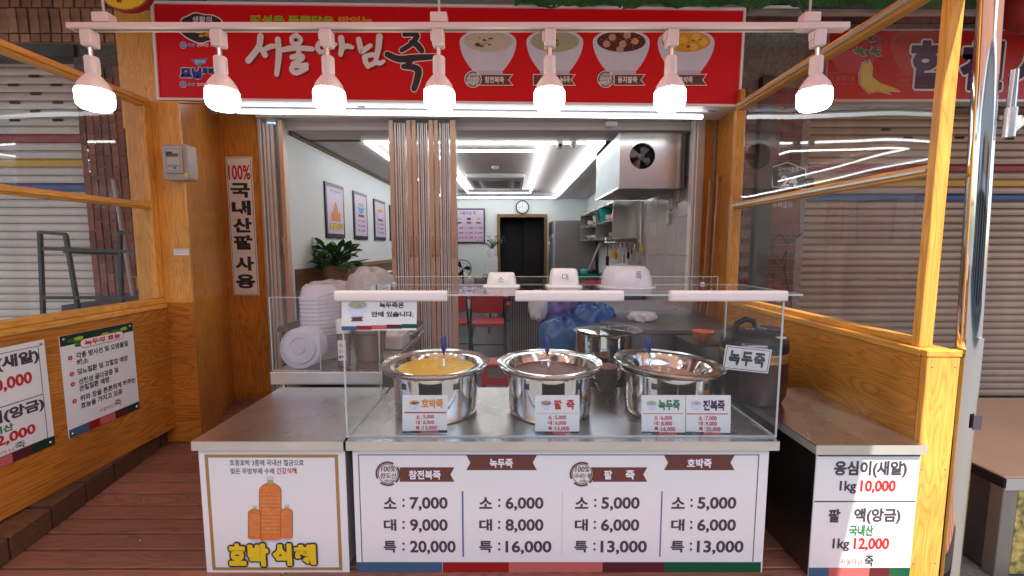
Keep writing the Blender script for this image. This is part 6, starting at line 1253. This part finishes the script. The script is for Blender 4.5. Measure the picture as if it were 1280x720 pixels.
yp = tag(ob('gas_pipe', MB().tube([(1.60, 5.40, .9), (1.60, 5.40, 2.1)], .012, 'alu', 8)), 'thin steel gas pipe in front of the tiled wall corner', 'pipe'); gv = thing('gas_valve', 'small yellow valve on the thin gas pipe', 'valve', (1.6, 5.38, 1.5)); box('valve_body', (1.58, 5.365, 1.47), (1.62, 5.385, 1.55), 'yellow', gv, .004); box('valve_lever', (1.57, 5.355, 1.50), (1.63, 5.364, 1.512), 'yellow', gv)
bs2 = tag(ob('broom', MB().tube([(1.02, 6.0, 1.10), (1.22, 6.05, 1.58)], .013, 'paddle', 8)), 'pale wooden stick leaning beside the fridge', 'stick')
kb = thing('kitchen_bench', 'steel kitchen bench with a red board along the right wall', 'bench', (1.3, 6, DZ)); box('bench_top', (.85, 5.2, 1.03), (1.60, 6.6, 1.07), 'darksteel', kb); box('bench_body', (.88, 5.22, DZ), (1.58, 6.58, 1.029), 'darksteel', kb); box('red_board', (.90, 5.23, 1.071), (1.45, 5.6, 1.11), 'red_pl', kb)
gbk = thing('green_basket', 'teal green plastic basket full of things on the kitchen bench', 'basket', (1.0, 5.9, 1.07)); ob('basket', MB().lathe([(.13, 0), (.17, .11), (.185, .115), (.185, .125), (.165, .12), (.12, .01), (0, .008)], (1.02, 5.75, 1.072), 'teal', 28), gbk)
for k in range(5): crumple(1.02 + .07 * math.cos(k * 1.3), 5.75 + .07 * math.sin(k * 1.3), 1.20, .06, .06, .05, 'teal' if k % 2 else 'cookblk', k, .25, 10, gbk, 'contents')
# fridge
fg = thing('fridge', 'tall grey steel fridge at the back right of the shop', 'fridge', (1.2, 8.6, DZ))
box('cabinet', (.80, 8.25, DZ + .05), (1.60, 9.0, 2.04), 'fridge', fg, .008); box('door', (.755, 8.26, 1.75), (.798, 8.99, 2.03), 'darksteel', fg, .005); box('door', (.755, 8.26, DZ + .06), (.798, 8.99, 1.735), 'fridge', fg, .005); box('edge_trim', (.79, 8.235, DZ + .06), (.815, 8.249, 2.03), 'alu', fg); box('hinge_block', (.75, 8.24, 1.72), (.79, 8.259, 1.78), 'alu', fg)
ob('handle', MB().tube([(.74, 8.35, 1.35), (.72, 8.35, 1.37), (.72, 8.35, 1.62), (.74, 8.35, 1.64)], .012, 'polish', 8), fg)
# white chest and vase with plant by the doorway
wcb = thing('white_drawer_chest', 'slim white drawer chest beside the dark doorway', 'chest', (-.45, 8.7, DZ)); a, b = aty(606.5, 322, 8.6), aty(622, 322, 8.6)
box('carcass', (a.x, 8.6, DZ), (b.x, 8.95, a.z), 'dish', wcb, .004)
for k in range(3): box('drawer_front', (a.x + .012, 8.588, a.z - .16 - k * .17), (b.x - .012, 8.599, a.z - .01 - k * .17), 'dish', wcb, .003)
vs_ = thing('potted_plant', 'glass vase with small dark leaved twigs standing on the white chest', 'plant', ((a.x + b.x) / 2, 8.75, a.z)); vx = (a.x + b.x) / 2
ob('vase', MB().lathe([(.05, 0), (.085, .04), (.095, .09), (.075, .14), (.05, .165), (.055, .18)], (vx, 8.75, a.z + .001), 'frost', 24), vs_)
def leaves(root, c, n_, R_, ln, wd, seed, m_='leaf', up=.4, stems=True):
    r = random.Random(seed); lm = MB().add([(0, 0, 0), (wd * .5, ln * .35, .008), (wd * .42, ln * .7, .0), (0, ln, -.01), (-wd * .42, ln * .7, 0), (-wd * .5, ln * .35, .008), (0, ln * .4, -.006)], [(0, 1, 6), (1, 2, 6), (2, 3, 6), (3, 4, 6), (4, 5, 6), (5, 0, 6)], m_, True).data('leaf')
    sm = MB()
    for k in range(n_):
        az_ = r.uniform(0, 2 * PI); e_ = r.uniform(-.25, 1.1) if up < .5 else r.uniform(.5, 1.4); d = Vector((math.cos(az_) * math.cos(e_), math.sin(az_) * math.cos(e_), math.sin(e_))) * R_ * r.uniform(.4, 1.0); q = Vector(c) + d
        inst('leaf', lm, q, root, (r.uniform(-.2, .9) * (1 if up < .5 else .5), r.uniform(-.5, .5), az_ - PI / 2 + r.uniform(-.5, .5)))
        sm.tube([c, Vector(c) + d * .5 + Vector((0, 0, .03)), q], .003, m_, 4, cap=False)
    if stems: ob('stems', sm, root)
leaves(vs_, (vx, 8.75, a.z + .16), 46, .33, .07, .035, 4, up=.9)
# pothos-like plant near the left
gp = thing('potted_plant', 'bushy green leafy plant by the inner left wall behind the bags', 'plant', (-1.72, 4.6, .9)); q = aty(418, 330, 4.55)
leaves(gp, (q.x, 4.55, q.z - .02), 120, .25, .15, .075, 8, up=.4); ob('pot', MB().lathe([(.10, 0), (.14, .22), (.15, .23), (.13, .22), (0, .20)], (q.x, 4.55, q.z - .25), 'saucer', 24), gp)
ps = thing('plant_stand', 'dark stand under the bushy plant by the inner left wall', 'stand', (q.x, 4.55, DZ)); box('stand_top', (q.x - .2, 4.37, q.z - .29), (q.x + .2, 4.75, q.z - .252), 'trimw', ps); box('stand_body', (q.x - .17, 4.4, DZ), (q.x + .17, 4.72, q.z - .291), 'trimw', ps)
# tables and chairs
def chair(cx, cy, lab, rot=0):
    t_ = thing('red_chair', lab, 'chair', (cx, cy, DZ), 'red vinyl chairs in the shop'); s = .20
    ob('seat', MB().rbox((cx - s, cy - s, DZ + .42), (cx + s, cy + s, DZ + .47), .05, 'z', 'red_vin'), t_, .01, 2)
    ob('backrest', MB().rbox((cx - s * .95, cy - s - .045, DZ + .60), (cx + s * .95, cy - s - .015, DZ + .86), .05, 'y', 'red_vin'), t_, .008, 2)
    for sg_ in (-1, 1):
        ob('frame_tube', MB().tube([(cx + sg_ * (s + .03), cy + s + .04, DZ), (cx + sg_ * (s + .01), cy - s + .02, DZ + .50), (cx + sg_ * (s - .01), cy - s - .01, DZ + .80), (cx + sg_ * (s - .05), cy - s - .012, DZ + .89), (cx, cy - s - .012, DZ + .905)], .012, 'blk_metal', 8), t_)
        ob('leg', MB().tube([(cx + sg_ * (s + .03), cy - s - .05, DZ), (cx + sg_ * s, cy + s - .03, DZ + .42)], .012, 'blk_metal', 8), t_)
    ob('stretcher', MB().tube([(cx - s - .02, cy - s, DZ + .2), (cx + s + .02, cy - s, DZ + .2)], .008, 'blk_metal', 6), t_)
    return t_
ch = chair(-.30, 5.45, 'red vinyl chair with black tube frame seen left of the bean pot')
dup(ch, (-.76, 5.5, DZ), 'red vinyl chair half hidden by the folded door bundle'); dup(ch, (-1.6, 6.3, DZ), 'red vinyl chair by the inner left wall, seen above the bags'); dup(ch, (-.15, 7.2, DZ), 'red vinyl chair farther back before the dark doorway')
def dtable(cx, cy, lab):
    t_ = thing('dining_table', lab, 'table', (cx, cy, DZ), 'dining tables'); box('tabletop', (cx - .6, cy - .35, DZ + .70), (cx + .6, cy + .35, DZ + .735), 'sh_red', t_, .01, 2)
    for sx_ in (-1, 1):
        for sy_ in (-1, 1): ob('leg', MB().tube([(cx + sx_ * .55, cy + sy_ * .3, DZ), (cx + sx_ * .55, cy + sy_ * .3, DZ + .70)], .018, 'blk_metal', 8), t_)
    return t_
dt = dtable(-.65, 6.15, 'dark red dining table behind the red chairs'); dup(dt, (-.7, 7.9, DZ), 'dark red dining table at the back before the menu board'); dup(dt, (-1.38, 5.35, DZ), 'dark red dining table along the left wall, heaped with packets')
r = random.Random(3)
for k in range(14):
    x = r.uniform(-1.9, -.95); y_ = r.uniform(5.1, 5.6); lvl = k % 3
    tag(crumple(x, y_, .93 + lvl * .12, r.uniform(.10, .16), r.uniform(.08, .12), .07, ('sh_red', 'brown', 'cookblk', 'cream', 'band_maroon')[k % 5], 40 + k, .15, 10, None, 'packet'), ('dark red', 'brown', 'black', 'cream', 'maroon')[k % 5] + (' wrapped packet at the bottom', ' wrapped packet in the middle', ' wrapped packet on top')[lvl] + ' of the heap on the left table', 'packet', 'packets heaped on the left table')
for k in range(12):
    x = r.uniform(-1.15, -.25); y_ = r.uniform(7.6, 8.1)
    tag(crumple(x, y_, .94, .08, .07, .055 + .03 * (k % 3), ('cream', 'blk_metal', 'fridge', 'bag')[k % 4], 60 + k, .2, 10, None, 'small_item'), ('cream paper lump', 'small black item', 'small grey item', 'crumpled clear bag')[k % 4] + (' lying flat', ' of middle height', ' standing tallest')[k % 3] + ' in the clutter on the back table', 'item', 'items on the back table')
fn = thing('electric_fan', 'black electric fan standing on the back table near the menu board', 'fan', (-.98, 7.5, .88)); q = aty(578, 336, 7.3)
ob('guard', MB().tube([(q.x + .15 * math.cos(2 * PI * i / 28), 7.3, q.z + .15 * math.sin(2 * PI * i / 28)) for i in range(29)], .008, 'blk_metal', 5, cap=False), fn)
for r_ in (.05, .10): ob('guard_ring', MB().tube([(q.x + r_ * math.cos(2 * PI * i / 24), 7.29, q.z + r_ * math.sin(2 * PI * i / 24)) for i in range(25)], .004, 'blk_metal', 4, cap=False), fn)
for k in range(3): t = k * 2.1; u = Vector((math.cos(t), 0, math.sin(t))); v = Vector((-u.z, 0, u.x)); c = Vector((q.x, 7.33, q.z)); ob('fan_blade', MB().add([c, c + u * .08 + v * .05, c + u * .13 + v * .03, c + u * .13 - v * .03], [(0, 1, 2, 3)], 'cookblk'), fn)
ob('stem', MB().tube([(q.x, 7.36, q.z), (q.x, 7.38, DZ + .735)], .012, 'blk_metal', 8), fn); ob('base', MB().lathe([(.10, 0), (.10, .02), (0, .03)], (q.x, 7.38, DZ + .12), 'blk_metal', 24), fn)
ft = thing('fan_table', 'small dark table under the electric fan', 'table', (q.x, 7.4, DZ)); box('tabletop', (q.x - .25, 7.2, DZ + .08), (q.x + .2, 7.6, DZ + .119), 'trimw', ft)
# ================================================================= across the street (seen only in reflections)
ob_ = thing('opposite_building', 'plain pale building across the street behind the camera', 'building', (0, -9, 0))
box('wall', (-16, -9.5, 0), (16, -9, 5.2), 'opp', ob_); box('roof', (-16.2, -9.7, 5.2), (16.2, -8.6, 5.35), 'opproof', ob_)
for k in range(7):
    x = -13.5 + k * 4.4; box('shopfront', (x, -9.0, .1), (x + 3.6, -8.97, 2.7), 'oppdark', ob_); box('sign_band', (x - .1, -9.0, 2.9), (x + 3.7, -8.9, 3.6), ('sh_red', 'cream', 'sh_blu', 'sh_yel')[k % 4], ob_)
    ob('awning', MB().add([(x - .1, -8.97, 2.85), (x + 3.7, -8.97, 2.85), (x + 3.7, -7.6, 2.4), (x - .1, -7.6, 2.4)], [(0, 1, 2, 3)], ('redawn', 'cream')[k % 2]), ob_)

# ---- small pieces become sub-parts of the part they sit on
RULES = {'screw_cap': ('board',), 'vent_slot': ('pot_body',), 'drain_slot': ('sign_case',), 'end_cap': ('bar',), 'adapter_lever': ('adapter',), 'diffuser_glow_fringe': ('diffuser',), 'conductor_slot': ('track_bar',), 'fan_guard': ('front_face',), 'fan_hub': ('fan_chamber',), 'display': ('meter_face',), 'lid_badge': ('lid',), 'vent_cap': ('lid',), 'metal_band': ('cooker_body',), 'hinge_block': ('cabinet',), 'rim': ('basket', 'tub'), 'lettering': ('sign_face', 'front_board', 'board', 'sheet', 'plate', 'label_sheet', 'dial'), 'picture': ('sign_face', 'front_board', 'board', 'sheet', 'plate', 'label_sheet'), 'hands_and_marks': ('dial',), 'screw_head': ('end_panel', 'front_panel'), 'middle_bead': ('middle_rail',), 'top_bead': ('top_rail',), 'track_lip': ('head_rail',), 'roller': ('track',)}
def base(n): return n.split('.')[0]
for r_ in [o for o in bpy.data.objects if o.parent is None and 'category' in o]:
    ch_ = list(r_.children); by = {}
    for c in ch_: by.setdefault(base(c.name), c)
    for c in ch_:
        for t in RULES.get(base(c.name), ()):
            if t in by and by[t] is not c and not c.children and by[t].location.length < 1e-9 and by[t].parent is r_:
                c.parent = by[t]; c.matrix_parent_inverse = Matrix.Identity(4); break
